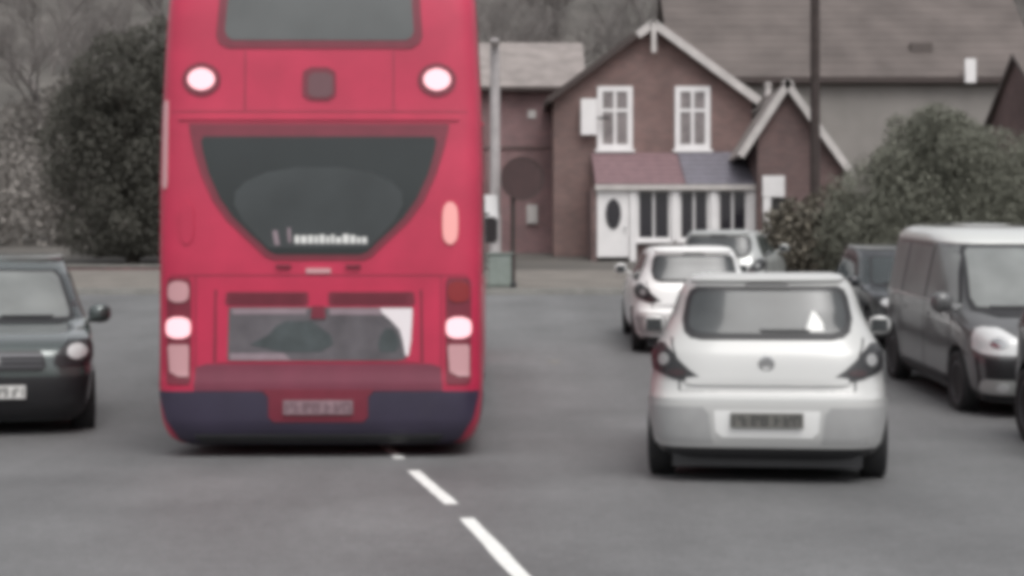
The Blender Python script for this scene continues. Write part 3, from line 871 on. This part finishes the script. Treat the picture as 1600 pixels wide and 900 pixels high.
    for s in (-1, 1):
        me = boxes_mesh([(s * 1.30 if s > 0 else s * 1.50, s * 1.50 if s > 0 else s * 1.30, 10.5, 10.62, 2.05, 2.42)], .03)
        mo = link('mirror', me, 'black_plastic', root)
        link('mirror_arm', boxes_mesh([(min(s * 1.18, s * 1.38), max(s * 1.18, s * 1.38), 10.53, 10.58, 2.44, 2.48)]), 'black_plastic', mo)
    return root

bus = make_bus((-1.56, 13.4, 0), R(0.8))
tag(bus, 'red double-decker bus seen from behind with lit brake lights', 'bus')

# ------------------------------------------------------------------ cars
def ground_pitch(y, L=3.0):
    return math.atan2(zg(0, y + L) - zg(0, y), L)

h1 = make_hatch('hatchback_car', (1.768, 11.55, 0), R(-8.5))
tag(h1, 'large white hatchback in the foreground, seen from behind, with sticker in rear window', 'car')
def copy_car(src, loc, yaw, paint=None):
    """a copy of a car with its parts and sub-parts; meshes shared"""
    r = src.copy(); C.objects.link(r); r.location = loc
    r.rotation_euler = (ground_pitch(loc[1] + .68, 2.5), 0, yaw)
    def rec(o, par, depth):
        for ch in [c for c in ALLOBJ if c.parent == o]:
            if ch.name.startswith('sticker'): continue
            c = ch.copy(); C.objects.link(c); c.parent = par
            if paint and c.data.materials and c.data.materials[0] == MATS['white_paint']:
                c.material_slots[0].link = 'OBJECT'; c.material_slots[0].material = MATS[paint]
            rec(ch, c, depth + 1)
    rec(src, r, 0)
    return r
ALLOBJ = list(bpy.data.objects)
h2 = copy_car(h1, (2.56, 23.2, zg(0, 23.9) - .05), R(-1.0), 'bright_white')
tag(h2, 'white hatchback just ahead of the foreground one, mostly hidden behind its left side', 'car')
h3 = copy_car(h1, (3.62, 29.6, zg(0, 30.2) - .04), R(-16), 'silver_paint')
tag(h3, 'pale silver hatchback farthest ahead in front of the white bay windows', 'car')

suv = make_suv('estate_car', (-5.99, 19.35, zg(0, 18.6) - .03), R(197), 'dark_green_paint', 'screen_glass')
suv.rotation_euler = (-ground_pitch(16.4, 2.6), 0, R(197))
suv.scale = (1.02, 1.02, 1.05)
tag(suv, 'dark green car facing the camera, cut off by the left edge beside the bus', 'car')

mpv = make_mpv('people_carrier', (5.66, 16.75 + 4.8, 0), R(180), 'charcoal_paint', 'sky_sheen_silver')
mpv.location.z = zg(0, 20.75) + .02
mpv.rotation_euler = (-ground_pitch(17.75, 3.0), 0, R(180))
tag(mpv, 'charcoal people carrier with sky sheen painted on its roof, parked facing the camera on the right', 'van')

nc = make_suv('estate_car', (5.47, 15.6, 0), R(180), 'navy_black_paint', 'car_glass')
tag(nc, 'black car of which only a sliver shows at the right edge', 'car')

ALLOBJ = list(bpy.data.objects)
pc = copy_car(nc, (6.02, 23.6 + 3.8, zg(0, 26.8)), R(180))
pc.rotation_euler = (-ground_pitch(24.2, 2.5), 0, R(180)); pc.scale = (.93, .90, .88)
tag(pc, 'black car glimpsed in the gap between the white hatchback and the people carrier', 'car')

# ------------------------------------------------------------------ houses
def window(parent, x0, x1, y, z0, z1, fw=.09, mull=1, trans=1, glass='house_glass', name='window', proud=.05, sill=True):
    bs = [(x0, x1, y - proud, y + .05, z0, z0 + fw), (x0, x1, y - proud, y + .05, z1 - fw, z1),
          (x0, x0 + fw, y - proud, y + .05, z0 + fw, z1 - fw), (x1 - fw, x1, y - proud, y + .05, z0 + fw, z1 - fw)]
    bm = fw * .6
    for k in range(mull):
        xc = x0 + (x1 - x0) * (k + 1) / (mull + 1)
        bs.append((xc - bm / 2, xc + bm / 2, y - proud + .004, y + .05, z0 + fw, z1 - fw))
    w = link(name, boxes_mesh(bs), 'joinery_white', parent)
    if trans:
        zc = z0 + (z1 - z0) * .62
        link('glazing_bar', boxes_mesh([(x0 + fw, x1 - fw, y - proud + .008, y + .045, zc - bm / 2, zc + bm / 2)]), 'joinery_white', w)
    n = mull + 1
    for k in range(n):
        a = x0 + (x1 - x0) * k / n; b = x0 + (x1 - x0) * (k + 1) / n
        link('pane', boxes_mesh([(a + .01, b - .01, y - .012, y + .012, z0 + .02, z1 - .02)]), glass, w)
    if sill:
        link('sill', boxes_mesh([(x0 - .07, x1 + .07, y - proud - .08, y + .04, z0 - .09, z0 - .003)], .01), 'joinery_white', w)
    return w

def roof_slab(name, pts, thick, material, parent):
    """pts: four corners (eave a, eave b, ridge b, ridge a)"""
    p = [Vector(q) for q in pts]
    n = (p[1] - p[0]).cross(p[3] - p[0]).normalized()
    if n.z < 0: n = -n
    v = p + [q - n * thick for q in p]
    f = [(0, 1, 2, 3), (7, 6, 5, 4), (0, 4, 5, 1), (1, 5, 6, 2), (2, 6, 7, 3), (3, 7, 4, 0)]
    me = mesh_from(v, f)
    bm = bmesh.new(); bm.from_mesh(me); bmesh.ops.recalc_face_normals(bm, faces=bm.faces); bm.to_mesh(me); bm.free()
    return link(name, me, material, parent)

def tile_courses(parent, e0, e1, r1, r0, n, material, name='tile_course'):
    """overlapping tile courses standing proud on a roof slope"""
    e0, e1, r1, r0 = map(Vector, (e0, e1, r1, r0))
    nn = (e1 - e0).cross(r0 - e0).normalized()
    if nn.z < 0: nn = -nn
    me = None
    for k in range(n):
        a, b = k / n, (k + 1.15) / n
        b = min(b, 1.0)
        q = [e0.lerp(r0, a) + nn * .014, e1.lerp(r1, a) + nn * .014, e1.lerp(r1, b) + nn * .003, e0.lerp(r0, b) + nn * .003]
        v = q + [q[0] - nn * .013, q[1] - nn * .013]
        o = link(name, mesh_from(v, [(0, 1, 2, 3), (4, 5, 1, 0)]), material, parent)

def board(name, p0, p1, y0, y1, w, material, parent):
    """raking board in the x-z plane, its top edge from p0 to p1"""
    a, b = Vector((p0[0], 0, p0[1])), Vector((p1[0], 0, p1[1])); d = (b - a).normalized(); n = Vector((d.z, 0, -d.x))
    if n.z > 0: n = -n
    q = [a, b, b + n * w, a + n * w]
    return prism(name, [(c.x, c.z) for c in q], y0, y1, material, parent)

# main gabled cottage
gx, gy = 4.23, 50.0
gh = empty('gabled_house', (gx, gy, 0)); G = zg(gx, gy) - .1
HW, EV, AP, DEP = 2.98, 7.22, 9.42, 7.0
prism('wall', [(-HW, G - .6), (HW, G - .6), (HW, EV), (0, AP - .10), (-HW, EV)], 0, DEP, 'brick_pale', gh)
rise = (AP - EV) / HW
for s in (-1, 1):
    rf = roof_slab('roof', [(s * (HW + .30), -.28, EV - rise * .30 + .03), (s * (HW + .30), DEP + .2, EV - rise * .30 + .03), (0, DEP + .2, AP + .03), (0, -.28, AP + .03)], .10, 'tile_brown', gh)
ext = .25
board('bargeboard', (0, AP + .08), (HW + ext, EV - rise * ext + .08), -.36, -.285, .24, 'bargeboard_white', gh)
board('bargeboard', (0, AP + .08), (-.55, AP + .08 - rise * .55), -.36, -.285, .24, 'bargeboard_white', gh)['label'] = 'short white upper end of the gable board'
board('bargeboard', (-.56, AP + .08 - rise * .56), (-HW - ext, EV - rise * ext + .08), -.355, -.285, .18, 'bargeboard_dark', gh)['label'] = 'dark lower run of the gable board'  # dark brown below the short white top end
box('finial', (-.07, .07, -.42, -.365, AP - .95, AP - .05), 'bargeboard_white', gh)
for cx_ in (-1.14, 1.19):
    window(gh, cx_ - .53, cx_ + .53, -.03, 5.60, 7.50, .16, 1, 1, 'house_glass_pale')
# lean-to with red tiles on one half, blue slate on the other, glazed white front
LT = -2.4
ZE, ZT = 4.40, 5.50
lt = roof_slab('lean_to_roof', [(-1.85, LT - .2, ZE), (.72, LT - .2, ZE), (.72, -.005, ZT), (-1.85, -.005, ZT)], .09, 'tile_red', gh)
lt['label'] = 'red tiled half of the lean-to roof'
ls = roof_slab('lean_to_roof', [(.735, LT - .2, ZE), (2.75, LT - .2, ZE), (2.75, -.005, ZT + .02), (.735, -.005, ZT + .02)], .09, 'slate_blue', gh)
ls['label'] = 'blue slate half of the lean-to roof'
for k in range(7):
    a = k / 7; b = min((k + 1.1) / 7, 1)
    for (x0, x1, m_, zz) in ((-1.84, .715, 'tile_red', ZT), (.74, 2.74, 'slate_blue', ZT + .02)):
        y0_, y1_ = LT - .2 + (-LT + .195) * a, LT - .2 + (-LT + .195) * b
        z0_, z1_ = ZE + (zz - ZE) * a, ZE + (zz - ZE) * b
        v = [(x0, y0_, z0_ + .035), (x1, y0_, z0_ + .035), (x1, y1_, z1_ + .008), (x0, y1_, z1_ + .008), (x0, y0_, z0_ + .006), (x1, y0_, z0_ + .006)]
        link('tile_course', mesh_from(v, [(0, 1, 2, 3), (4, 5, 1, 0)]), m_, lt if m_ == 'tile_red' else ls)
box('fascia', (-1.86, 2.75, LT - .26, LT - .205, ZE - .16, ZE - .02), 'bargeboard_white', gh)
box('wall', (-.70, 2.66, LT, -.01, G - .6, 2.78), 'brick_red', gh)
for xp in (-.78, .42, 1.52, 2.62):
    box('post', (xp - .09, xp + .09, LT - .16, LT + .06, 2.79 if xp > -.7 else 2.1, ZE - .10), 'joinery_white', gh)
for (a, b) in ((-.68, .32), (.52, 1.42), (1.62, 2.52)):
    window(gh, a, b, LT - .02, 2.80, ZE - .12, .08, 1, 0, 'house_glass', sill=True)
box('end_wall', (2.60, 2.68, LT + .07, -.01, 2.79, ZE - .1), 'joinery_white', gh)
# white door at the bay's end with an oval pane
dr = box('door', (-1.80, -.89, LT - .12, LT - .04, 2.32, ZE - .12), 'joinery_white', gh, .01)
me = lathe([(.40, -.02), (.40, .02), (.01, .022)], 'Y', 28)
ov = link('oval_pane', me, 'house_glass', dr); ov.scale = (.56, 1, 1.08); ov.location = (-1.34, LT - .135, 3.56)
hn = box('handle', (-1.03, -.99, LT - .17, LT - .122, 3.05, 3.20), 'chrome', dr)
box('pier', (-1.97, -1.80, LT - .10, -.01, G - .6, ZE - .08), 'brick_red', gh)
tag(gh, 'red brick gabled house with white bargeboards and two white upper windows', 'house')

# small bright box sign fixed near the gabled house's corner
sg = empty('wall_sign', (2.35, 49.6, 0))
box('panel', (-.24, .24, -.06, .06, 6.02, 7.10), 'joinery_white', sg, .01)
box('bracket', (.24, .62, -.03, .03, 6.5, 6.56), 'black_plastic', sg)
sg.location = (2.30, 49.75, 0)
tag(sg, 'small upright white box on the wall left of the upper windows', 'sign')

# steep porch gable to the right
ph = empty('porch_wing', (7.74, 47.0, 0)); G2 = zg(0, 47.0) - .1
AX = 7.24
prism('wall', [(-.80, G2 - .5), (1.62, G2 - .5), (1.62, 4.98), (0, AX - .12), (-.80, 5.95)], 0, 6.0, 'brick_red', ph)
roof_slab('roof', [(-1.35, -.2, 5.20), (-1.35, 6.0, 5.20), (0, 6.0, AX + .03), (0, -.2, AX + .03)], .09, 'tile_grey', ph)
roof_slab('roof', [(1.85, -.2, 4.70), (1.85, 6.0, 4.70), (0, 6.0, AX + .03), (0, -.2, AX + .03)], .09, 'tile_grey', ph)
board('bargeboard', (0, AX + .10), (-1.40, 5.20), -.28, -.205, .20, 'bargeboard_white', ph)
board('bargeboard', (0, AX + .10), (1.90, 4.70), -.28, -.205, .20, 'bargeboard_white', ph)
d2 = box('door', (-.42, .06, -.09, -.02, 2.2, 3.98), 'door_dark', ph)
box('handle', (-.02, .02, -.13, -.092, 3.1, 3.24), 'chrome', d2)
box('door_post', (-.66, -.45, -.14, -.02, 2.2, 4.12), 'joinery_white', ph)
box('door_post', (.09, .17, -.14, -.02, 2.2, 3.98), 'bargeboard_white', ph)
box('fanlight', (-.68, -.06, -.16, -.02, 4.0, 4.60), 'joinery_white', ph, .01)
tag(ph, 'steep brick porch gable with white bargeboards right of the gabled house', 'porch')

# neighbour: plain dark brick front on the left of the gabled house
nx0, nx1, ny = -3.6, 2.18, 52.0
nh = empty('brick_house', (0, ny, 0)); G3 = zg(0, ny) - .1
box('wall', (nx0 - 6.0, nx1, 0, 6.5, G3 - .6, 7.75), 'brick_brown', nh)
rf = roof_slab('roof', [(nx0 - 6.2, -.3, 7.72), (nx1 + .15, -.3, 7.72), (nx1 + .15, 3.25, 9.6), (nx0 - 6.2, 3.25, 9.6)], .12, 'tile_grey', nh)
roof_slab('roof', [(nx0 - 6.2, 6.8, 7.72), (nx1 + .15, 6.8, 7.72), (nx1 + .15, 3.25, 9.6), (nx0 - 6.2, 3.25, 9.6)], .12, 'tile_grey', nh)
for gxx in (nx0 - 6.0, nx1 - .2):
    _v = [(gxx + .002, .002, 7.75), (gxx + .002, 6.49, 7.75), (gxx + .002, 3.25, 9.46), (gxx + .198, .002, 7.75), (gxx + .198, 6.49, 7.75), (gxx + .198, 3.25, 9.46)]
    link('gable_wall', mesh_from(_v, [(0, 1, 2), (5, 4, 3), (0, 2, 5, 3), (1, 4, 5, 2)]), 'brick_brown', nh)
box('gutter', (nx0 - 6.2, nx1 + .15, -.42, -.31, 7.58, 7.70), 'bargeboard_dark', nh)
window(nh, -3.0, -1.9, -.02, 4.22, 5.6, .07, 1, 1, 'house_glass')
box('vent', (.50, .74, -.05, -.002, 6.75, 7.0), 'bargeboard_white', nh)
mb = box('meter_box', (.46, .80, -.10, -.002, 3.45, 4.05), 'bargeboard_white', nh, .01)
box('meter_door', (.49, .77, -.115, -.102, 3.49, 4.01), 'bargeboard_white', mb)
dp = empty('downpipe', (0, 0, 0)); dp.parent = nh
pipe = link('downpipe', lathe([(.14, 3.2), (.14, 5.05)], 'Z', 14), 'bargeboard_white', nh); pipe.location = (1.93, -.16, 0)
bpy.data.objects.remove(dp)
hp = link('hopper_head', lathe([(.14, 5.06), (.30, 5.20), (.33, 5.45), (.33, 5.47)], 'Z', 4), 'bargeboard_white', nh); hp.location = (1.93, -.26, 0); hp.rotation_euler = (0, 0, R(45))
box('string_course', (nx0 - 6.0, nx1, -.04, -.002, 5.80, 5.88), 'brick_red', nh)
tag(nh, 'plain dark brown brick house front between the bus and the gabled house', 'house')

# terrace behind: brown roof over a grey rendered wall
bh = empty('rendered_terrace', (0, 62, 0)); G4 = zg(0, 62) - .3
box('wall', (6.2, 19.6, 0, 9.0, G4 - .6, 9.34), 'render_grey', bh)
roof_slab('roof', [(5.9, -.35, 9.26), (19.8, -.35, 9.26), (19.8, 4.6, 13.55), (5.9, 4.6, 13.55)], .14, 'tile_brown', bh)
roof_slab('roof', [(5.9, 9.4, 9.26), (19.8, 9.4, 9.26), (19.8, 4.6, 13.55), (5.9, 4.6, 13.55)], .14, 'tile_brown', bh)
tile_courses(bh, (5.9, -.35, 9.26), (19.8, -.35, 9.26), (19.8, 4.6, 13.55), (5.9, 4.6, 13.55), 13, 'tile_brown')
for gxx in (6.2, 19.4):
    _v = [(gxx + .002, .002, 9.34), (gxx + .002, 8.99, 9.34), (gxx + .002, 4.6, 13.38), (gxx + .198, .002, 9.34), (gxx + .198, 8.99, 9.34), (gxx + .198, 4.6, 13.38)]
    link('gable_wall', mesh_from(_v, [(0, 1, 2), (5, 4, 3), (0, 2, 5, 3), (1, 4, 5, 2)]), 'render_grey', bh)
box('fascia', (5.9, 19.8, -.40, -.36, 9.08, 9.30), 'bargeboard_dark', bh)
for cx_ in (9.35, 10.15):
    pot = link('chimney_pot', lathe([(.13, 0), (.11, .5), (.14, .52), (.14, .62)], 'Z', 12), 'bargeboard_white', bh); pot.location = (cx_, -1.2, 8.35)
st = box('chimney', (8.95, 10.55, -1.55, -.85, G4 - .6, 8.34), 'brick_brown', bh)
for cx_ in (18.35,):
    window(bh, cx_ - .45, cx_ + .45, -.02, 6.8, 8.0, .10, 1, 1, 'house_glass')
ab = box('alarm_box', (16.75, 17.15, -.52, -.41, 9.05, 9.95), 'joinery_white', bh, .02)
box('vent_stack', (15.1, 15.9, .9, 1.7, 9.6, 10.75), 'tile_brown', bh)
tag(bh, 'grey rendered building with wide brown roof behind the porch gable', 'building')

# brick house at the right edge above the bush
rh = empty('brick_house', (1.62, 48, -.75))
G5 = zg(0, 48) - .1
box('wall', (13.85, 20, 0, 6, G5 - .6, 7.3), 'brick_red', rh)
_v = [(13.852, 0, 7.3), (13.852, 6, 7.3), (13.852, 3, 9.28), (14.05, 0, 7.3), (14.05, 6, 7.3), (14.05, 3, 9.28)]
link('gable_wall', mesh_from(_v, [(0, 1, 2), (5, 4, 3), (0, 2, 5, 3), (1, 4, 5, 2)]), 'brick_red', rh)
roof_slab('roof', [(13.7, -.3, 7.30), (20.2, -.3, 7.35), (20.2, 3, 9.4), (13.7, 3, 9.4)], .12, 'tile_brown', rh)
roof_slab('roof', [(13.7, 6.3, 7.35), (20.2, 6.3, 7.35), (20.2, 3, 9.4), (13.7, 3, 9.4)], .12, 'tile_brown', rh)
window(rh, 13.98, 14.72, -.02, 5.35, 6.5, .12, 1, 0, 'house_glass')
window(rh, 16.2, 17.2, -.02, 5.2, 6.5, .10, 1, 1, 'house_glass')
tag(rh, 'red brick house cut off by the right edge above the bush', 'house')

# ------------------------------------------------------------------ poles and street furniture
tp = empty('telegraph_pole', (8.27, 45.4, zg(0, 45.4)))
link('shaft', lathe([(.15, -.3), (.14, 2), (.12, 9.2), (.11, 9.6)], 'Z', 14), 'pole_wood', tp, False)
box('crossarm', (-.9, .9, -.16, -.06, 8.9, 9.02), 'pole_wood', tp)
for k in range(4):
    ins = link('insulator', lathe([(.03, 0), (.05, .05), (.04, .12)], 'Z', 10), 'joinery_white', tp); ins.location = (-.75 + .5 * k, -.11, 9.02)
tag(tp, 'tall dark wooden telegraph pole in front of the porch gable', 'pole')

lc = empty('lamp_column', (-.36, 31.0, zg(0, 31)))
lc.location = (-.36, 35.2, zg(0, 35.2) + .115)
link('column', lathe([(.13, 0), (.13, 1.5), (.11, 1.55), (.10, 5.05), (.06, 5.12)], 'Z', 16), 'galvanised', lc)
box('sign_plate', (-.27, .06, -.175, -.14, .98, 1.93), 'joinery_white', lc, .01)
box('base_door', (-.06, .06, -.145, -.125, .25, .75), 'galvanised', lc)
box('lantern', (-.09, .09, -.75, -.06, 5.06, 5.16), 'galvanised', lc, .02)
tag(lc, 'pale grey post with a white plate just right of the bus', 'post')

cb = empty('utility_cabinet', (-.19, 30.2, zg(0, 30.2)))
cb.location = (-.24, 34.98, zg(0, 34.98) + .12)
box('casing', (-.26, .24, -.18, .12, 0, .68), 'cabinet_green', cb, .015)
box('cap', (-.29, .27, -.21, .15, .68, .73), 'cabinet_green', cb, .01)
box('door', (-.22, .20, -.195, -.182, .06, .64), 'cabinet_green', cb)
tag(cb, 'low grey-green utility cabinet at the foot of the pale post', 'cabinet')

bl = empty('round_sign', (.02, 34.85, zg(0, 34.85) + .12))
link('post', lathe([(.05, 0), (.05, 2.62), (.04, 2.66), (.01, 2.67)], 'Z', 12), 'pole_wood', bl)
link('collar', lathe([(.075, 0), (.075, .10), (.051, .14)], 'Z', 12), 'black_plastic', bl)
dsk = link('disc', lathe([(.43, 0), (.44, .012), (.43, .024), (.01, .026)], 'Y', 36), 'sign_maroon', bl); dsk.location = (.19, -.09, 2.28)
rm_ = link('rim', lathe([(.452, -.008), (.452, .03), (.445, .03), (.425, -.004), (.44, -.01), (.452, -.008)], 'Y', 36, False), 'pole_wood', dsk)
box('clamp', (-.07, .30, -.065, -.048, 2.38, 2.44), 'galvanised', bl)
box('clamp', (-.07, .30, -.065, -.048, 2.10, 2.16), 'galvanised', bl)
tag(bl, 'dark maroon round sign on a thin dark post right of the bus', 'sign')

# low garden wall before the houses
gw = empty('garden_wall', (0, 41.3, 0))
Gz = zg(0, 41.3)
box('brickwork', (-14.5, -.6, 0, .22, Gz - .3, Gz + .18), 'brick_brown', gw)
box('coping', (-14.5, -.6, -.03, .25, Gz + .18, Gz + .24), 'kerbstone', gw)
tag(gw, 'low brown brick garden wall along the far pavement', 'wall')
fc = empty('front_yard', (0, 0, 0)); bpy.data.objects.remove(fc)

# ------------------------------------------------------------------ foliage
def leaf_mesh(lobes, n, size, seed, shell=.55, flat=1.0, zmin=None):
    """lobes: (cx,cy,cz,rx,ry,rz); small bent leaf sprays spread through the lobes' volume"""
    rg = np.random.default_rng(seed)
    vol = np.array([l[3] * l[4] * l[5] for l in lobes]) ** .75
    idx = rg.choice(len(lobes), n, p=vol / vol.sum())
    L = np.array(lobes)[idx]
    d = rg.normal(size=(n, 3)); d /= np.linalg.norm(d, axis=1)[:, None]
    r = np.where(rg.random(n) < shell, rg.uniform(.82, 1.06, n), rg.random(n) ** .4)
    # lumpy outline
    ph = np.sin(d[:, 0] * 7 + idx) * np.sin(d[:, 1] * 6 + idx * 2) * np.sin(d[:, 2] * 8 + idx * .7)
    r = r * (1 + .16 * ph)
    P = L[:, :3] + d * L[:, 3:] * r[:, None]
    if zmin is not None:
        P[:, 2] = np.maximum(P[:, 2], zmin + rg.random(n) * .2)
    a = rg.normal(size=(n, 3)); a[:, 2] *= flat; a /= np.linalg.norm(a, axis=1)[:, None]
    b = rg.normal(size=(n, 3)); b -= a * (a * b).sum(1)[:, None]; b /= np.linalg.norm(b, axis=1)[:, None]
    s = size * rg.uniform(.55, 1.4, n)[:, None]
    c = np.cross(a, b)
    v0 = P - a * s; v1 = P + b * s * .45 + c * s * .15; v2 = P + a * s; v3 = P - b * s * .45 + c * s * .15
    V = np.stack([v0, v1, v2, v3], 1).reshape(-1, 3)
    me = bpy.data.meshes.new('leaves')
    me.vertices.add(4 * n); me.vertices.foreach_set('co', V.ravel())
    me.loops.add(4 * n); me.loops.foreach_set('vertex_index', np.arange(4 * n))
    me.polygons.add(n); me.polygons.foreach_set('loop_start', np.arange(n) * 4); me.polygons.foreach_set('loop_total', np.full(n, 4))
    me.update(); me.validate()
    return me

def tubes_mesh(segs, sides=4):
    """segs: (p0,p1,r0,r1)"""
    V, F = [], []
    for (p0, p1, r0, r1) in segs:
        d = (p1 - p0)
        if d.length < 1e-6: continue
        d.normalize()
        u = d.orthogonal().normalized(); w = d.cross(u)
        b = len(V)
        for (p, r) in ((p0, r0), (p1, r1)):
            for k in range(sides):
                a = 2 * math.pi * k / sides
                V.append(p + (u * math.cos(a) + w * math.sin(a)) * r)
        for k in range(sides):
            k2 = (k + 1) % sides
            F.append((b + k, b + k2, b + sides + k2, b + sides + k))
    return V, F

def branch(segs, p, d, length, r, depth, rnd, kids=3, spread=.6):
    n = 3 if depth > 1 else 2
    q = p
    for i in range(n):
        dd = (d + Vector((rnd.gauss(0, .12), rnd.gauss(0, .12), rnd.gauss(.03, .08)))).normalized()
        q2 = q + dd * length / n
        ra, rb = r * (1 - .35 * i / n), r * (1 - .35 * (i + 1) / n)
        segs.append((q.copy(), q2.copy(), ra, rb))
        d = dd; q = q2
        if depth > 0 and i >= (1 if depth > 2 else 0):
            for k in range((kids if i == n - 1 else kids - 1) if depth > 1 else 2):
                ax = Vector((rnd.gauss(0, 1), rnd.gauss(0, 1), rnd.gauss(0, .5)))
                nd = (d + ax.normalized() * spread * rnd.uniform(.7, 1.3) + Vector((0, 0, .15))).normalized()
                branch(segs, q, nd, length * rnd.uniform(.55, .78), rb * .62, depth - 1, rnd, kids, spread)

def tree(name, loc, lobes, n, leaf, size, seed, label, trunk_r=.16, trunk_h=1.5, group=None, cat='tree'):
    root = empty(name, loc)
    rnd = random.Random(seed); segs = []
    base_lobes = list(lobes); lobes = list(lobes)
    for l in base_lobes:                                 # ragged outline: small sprays pushed out of each lobe
        for k in range(9):
            dv = Vector((rnd.gauss(0, 1), rnd.gauss(0, 1), rnd.gauss(.2, 1))).normalized(); q = rnd.uniform(.82, 1.04); f = rnd.uniform(.16, .34)
            lobes.append((l[0] + dv.x * l[3] * q, l[1] + dv.y * l[4] * q, max(.2, l[2] + dv.z * l[5] * q), l[3] * f, l[4] * f, l[5] * f * 1.2))
    top = max(l[2] for l in lobes)
    segs.append((Vector((0, 0, -.3)), Vector((0, 0, trunk_h)), trunk_r * 1.2, trunk_r))
    for l in lobes:
        mid = Vector((l[0] * .4, l[1] * .4, trunk_h + (l[2] - trunk_h) * .4)); end = Vector(l[:3])
        segs.append((Vector((0, 0, trunk_h * .8)), mid, trunk_r * .6, trunk_r * .4)); segs.append((mid, end, trunk_r * .4, trunk_r * .15))
        for k in range(5):
            dv = Vector((rnd.gauss(0, 1), rnd.gauss(0, 1), rnd.gauss(0, 1))).normalized()
            segs.append((end, end + Vector((dv.x * l[3], dv.y * l[4], dv.z * l[5])) * .8, trunk_r * .15, .012))
    V, F = tubes_mesh(segs, 6)
    link('trunk', mesh_from(V, F), 'bark', root)
    link('crown', leaf_mesh(lobes, n, size, seed, zmin=.15), leaf, root)
    tag(root, label, cat, group)
    return root

# dark evergreen left of the bus
tree('evergreen_tree', (-10.6, 46.5, zg(0, 46.5)),
     [(.9, .3, 5.9, 1.1, 1.0, .9), (2.2, .2, 5.0, 1.2, 1.1, 1.2), (-.5, 0, .9, 1.6, 1.2, 1.0), (-.9, 0, 3.0, 1.65, 1.5, 1.6), (.2, .2, 3.6, 1.8, 1.6, 2.1), (-.3, -.3, 4.9, 1.5, 1.3, 1.2), (1.4, 0, 3.2, 1.7, 1.6, 2.4), (1.2, .1, 5.0, 1.3, 1.2, 1.0), (.4, -.2, 1.4, 1.7, 1.4, 1.5), (2.3, 0, 1.8, 1.4, 1.3, 2.0), (-.75, -.2, 3.9, 1.5, 1.2, 1.3)],
     140000, 'evergreen_leaf', .048, 4, 'tall dense dark evergreen tree left of the bus', .2)
# big rounded bush behind the people carrier
tree('rounded_bush', (9.5, 38.6, zg(0, 38.6)),
     [(.4, 0, 2.5, 1.5, 1.4, 1.4), (-.6, -.1, 1.6, 1.6, 1.4, 1.4), (1.6, .1, 1.9, 1.6, 1.4, 1.6), (.3, -.3, 1.2, 2.0, 1.3, 1.4), (2.6, .2, 1.5, 1.5, 1.3, 1.6), (-1.15, 0, .9, 1.35, 1.2, 1.1), (.5, 0, 3.25, .9, .9, .65)],
     170000, 'hedge_leaf', .036, 6, 'big rounded grey-green bush behind the people carrier', .12, .6, cat='bush')
tree('brown_shrub', (7.1, 39.4, zg(0, 39.4)),
     [(-.3, 0, .9, .9, .8, .9), (.5, .1, 1.1, .9, .8, 1.1), (.1, 0, .6, 1.2, .9, .7)],
     9000, 'shrub_brown_leaf', .08, 7, 'low brownish shrub in front of the porch door', .06, .4, cat='shrub')

# scrub covering the slope left of and behind the evergreen
rnd = random.Random(21); lob = []
for k in range(46):
    y = rnd.uniform(56, 84); x = rnd.uniform(-.40 * y, -.05 * y); r = rnd.uniform(1.0, 2.2)
    lob.append((x, y, zg(x, y) + r * .5, r * 1.3, r, r))
sc_ = link('hillside_scrub', leaf_mesh(lob, 150000, .10, 31), 'scrub_leaf'); sc_['kind'] = 'stuff'
tag(sc_, 'grey-olive scrub on the slope left of the dark evergreen', 'scrub')

# far wood on the hill: bare trees that read as one mass
variants = []
for sd in range(5):
    rnd = random.Random(100 + sd); segs = []
    branch(segs, Vector((0, 0, -.4)), Vector((0, 0, 1)), rnd.uniform(2.6, 3.4), .17, 4, rnd, 3, .75)
    V, F = tubes_mesh(segs, 3)
    V = np.array([tuple(v) for v in V]); F = np.array(F)
    variants.append((V, F))
AV, AF, base = [], [], 0
rnd = random.Random(77)
spots = []
tries = 0
while len(spots) < 130 and tries < 6000:
    tries += 1
    y = 80 + 115 * rnd.random() ** 1.3; x = rnd.uniform(-.34 * y, .34 * y)
    if -12 < x < 24 and y < 76: continue
    if all((x - a) ** 2 + (y - b) ** 2 > 14 for a, b in spots): spots.append((x, y))
for (x, y) in spots:
    V, F = variants[rnd.randrange(5)]
    a = rnd.uniform(0, 6.28); s = rnd.uniform(.8, 1.25)
    Rm = np.array([[math.cos(a), -math.sin(a), 0], [math.sin(a), math.cos(a), 0], [0, 0, 1]]) * s
    W_ = V @ Rm.T + np.array([x, y, zg(x, y)])
    AV.append(W_); AF.append(F + base); base += len(W_)
AV = np.concatenate(AV); AF = np.concatenate(AF)
me = bpy.data.meshes.new('wood')
me.vertices.add(len(AV)); me.vertices.foreach_set('co', AV.ravel())
me.loops.add(len(AF) * 4); me.loops.foreach_set('vertex_index', AF.ravel())
me.polygons.add(len(AF)); me.polygons.foreach_set('loop_start', np.arange(len(AF)) * 4); me.polygons.foreach_set('loop_total', np.full(len(AF), 4))
me.update()
wd = link('far_wood', me, 'twig')
wd['kind'] = 'stuff'
tag(wd, 'bare grey-brown wood covering the hillside behind the houses', 'wood')
print('wood faces', len(AF))
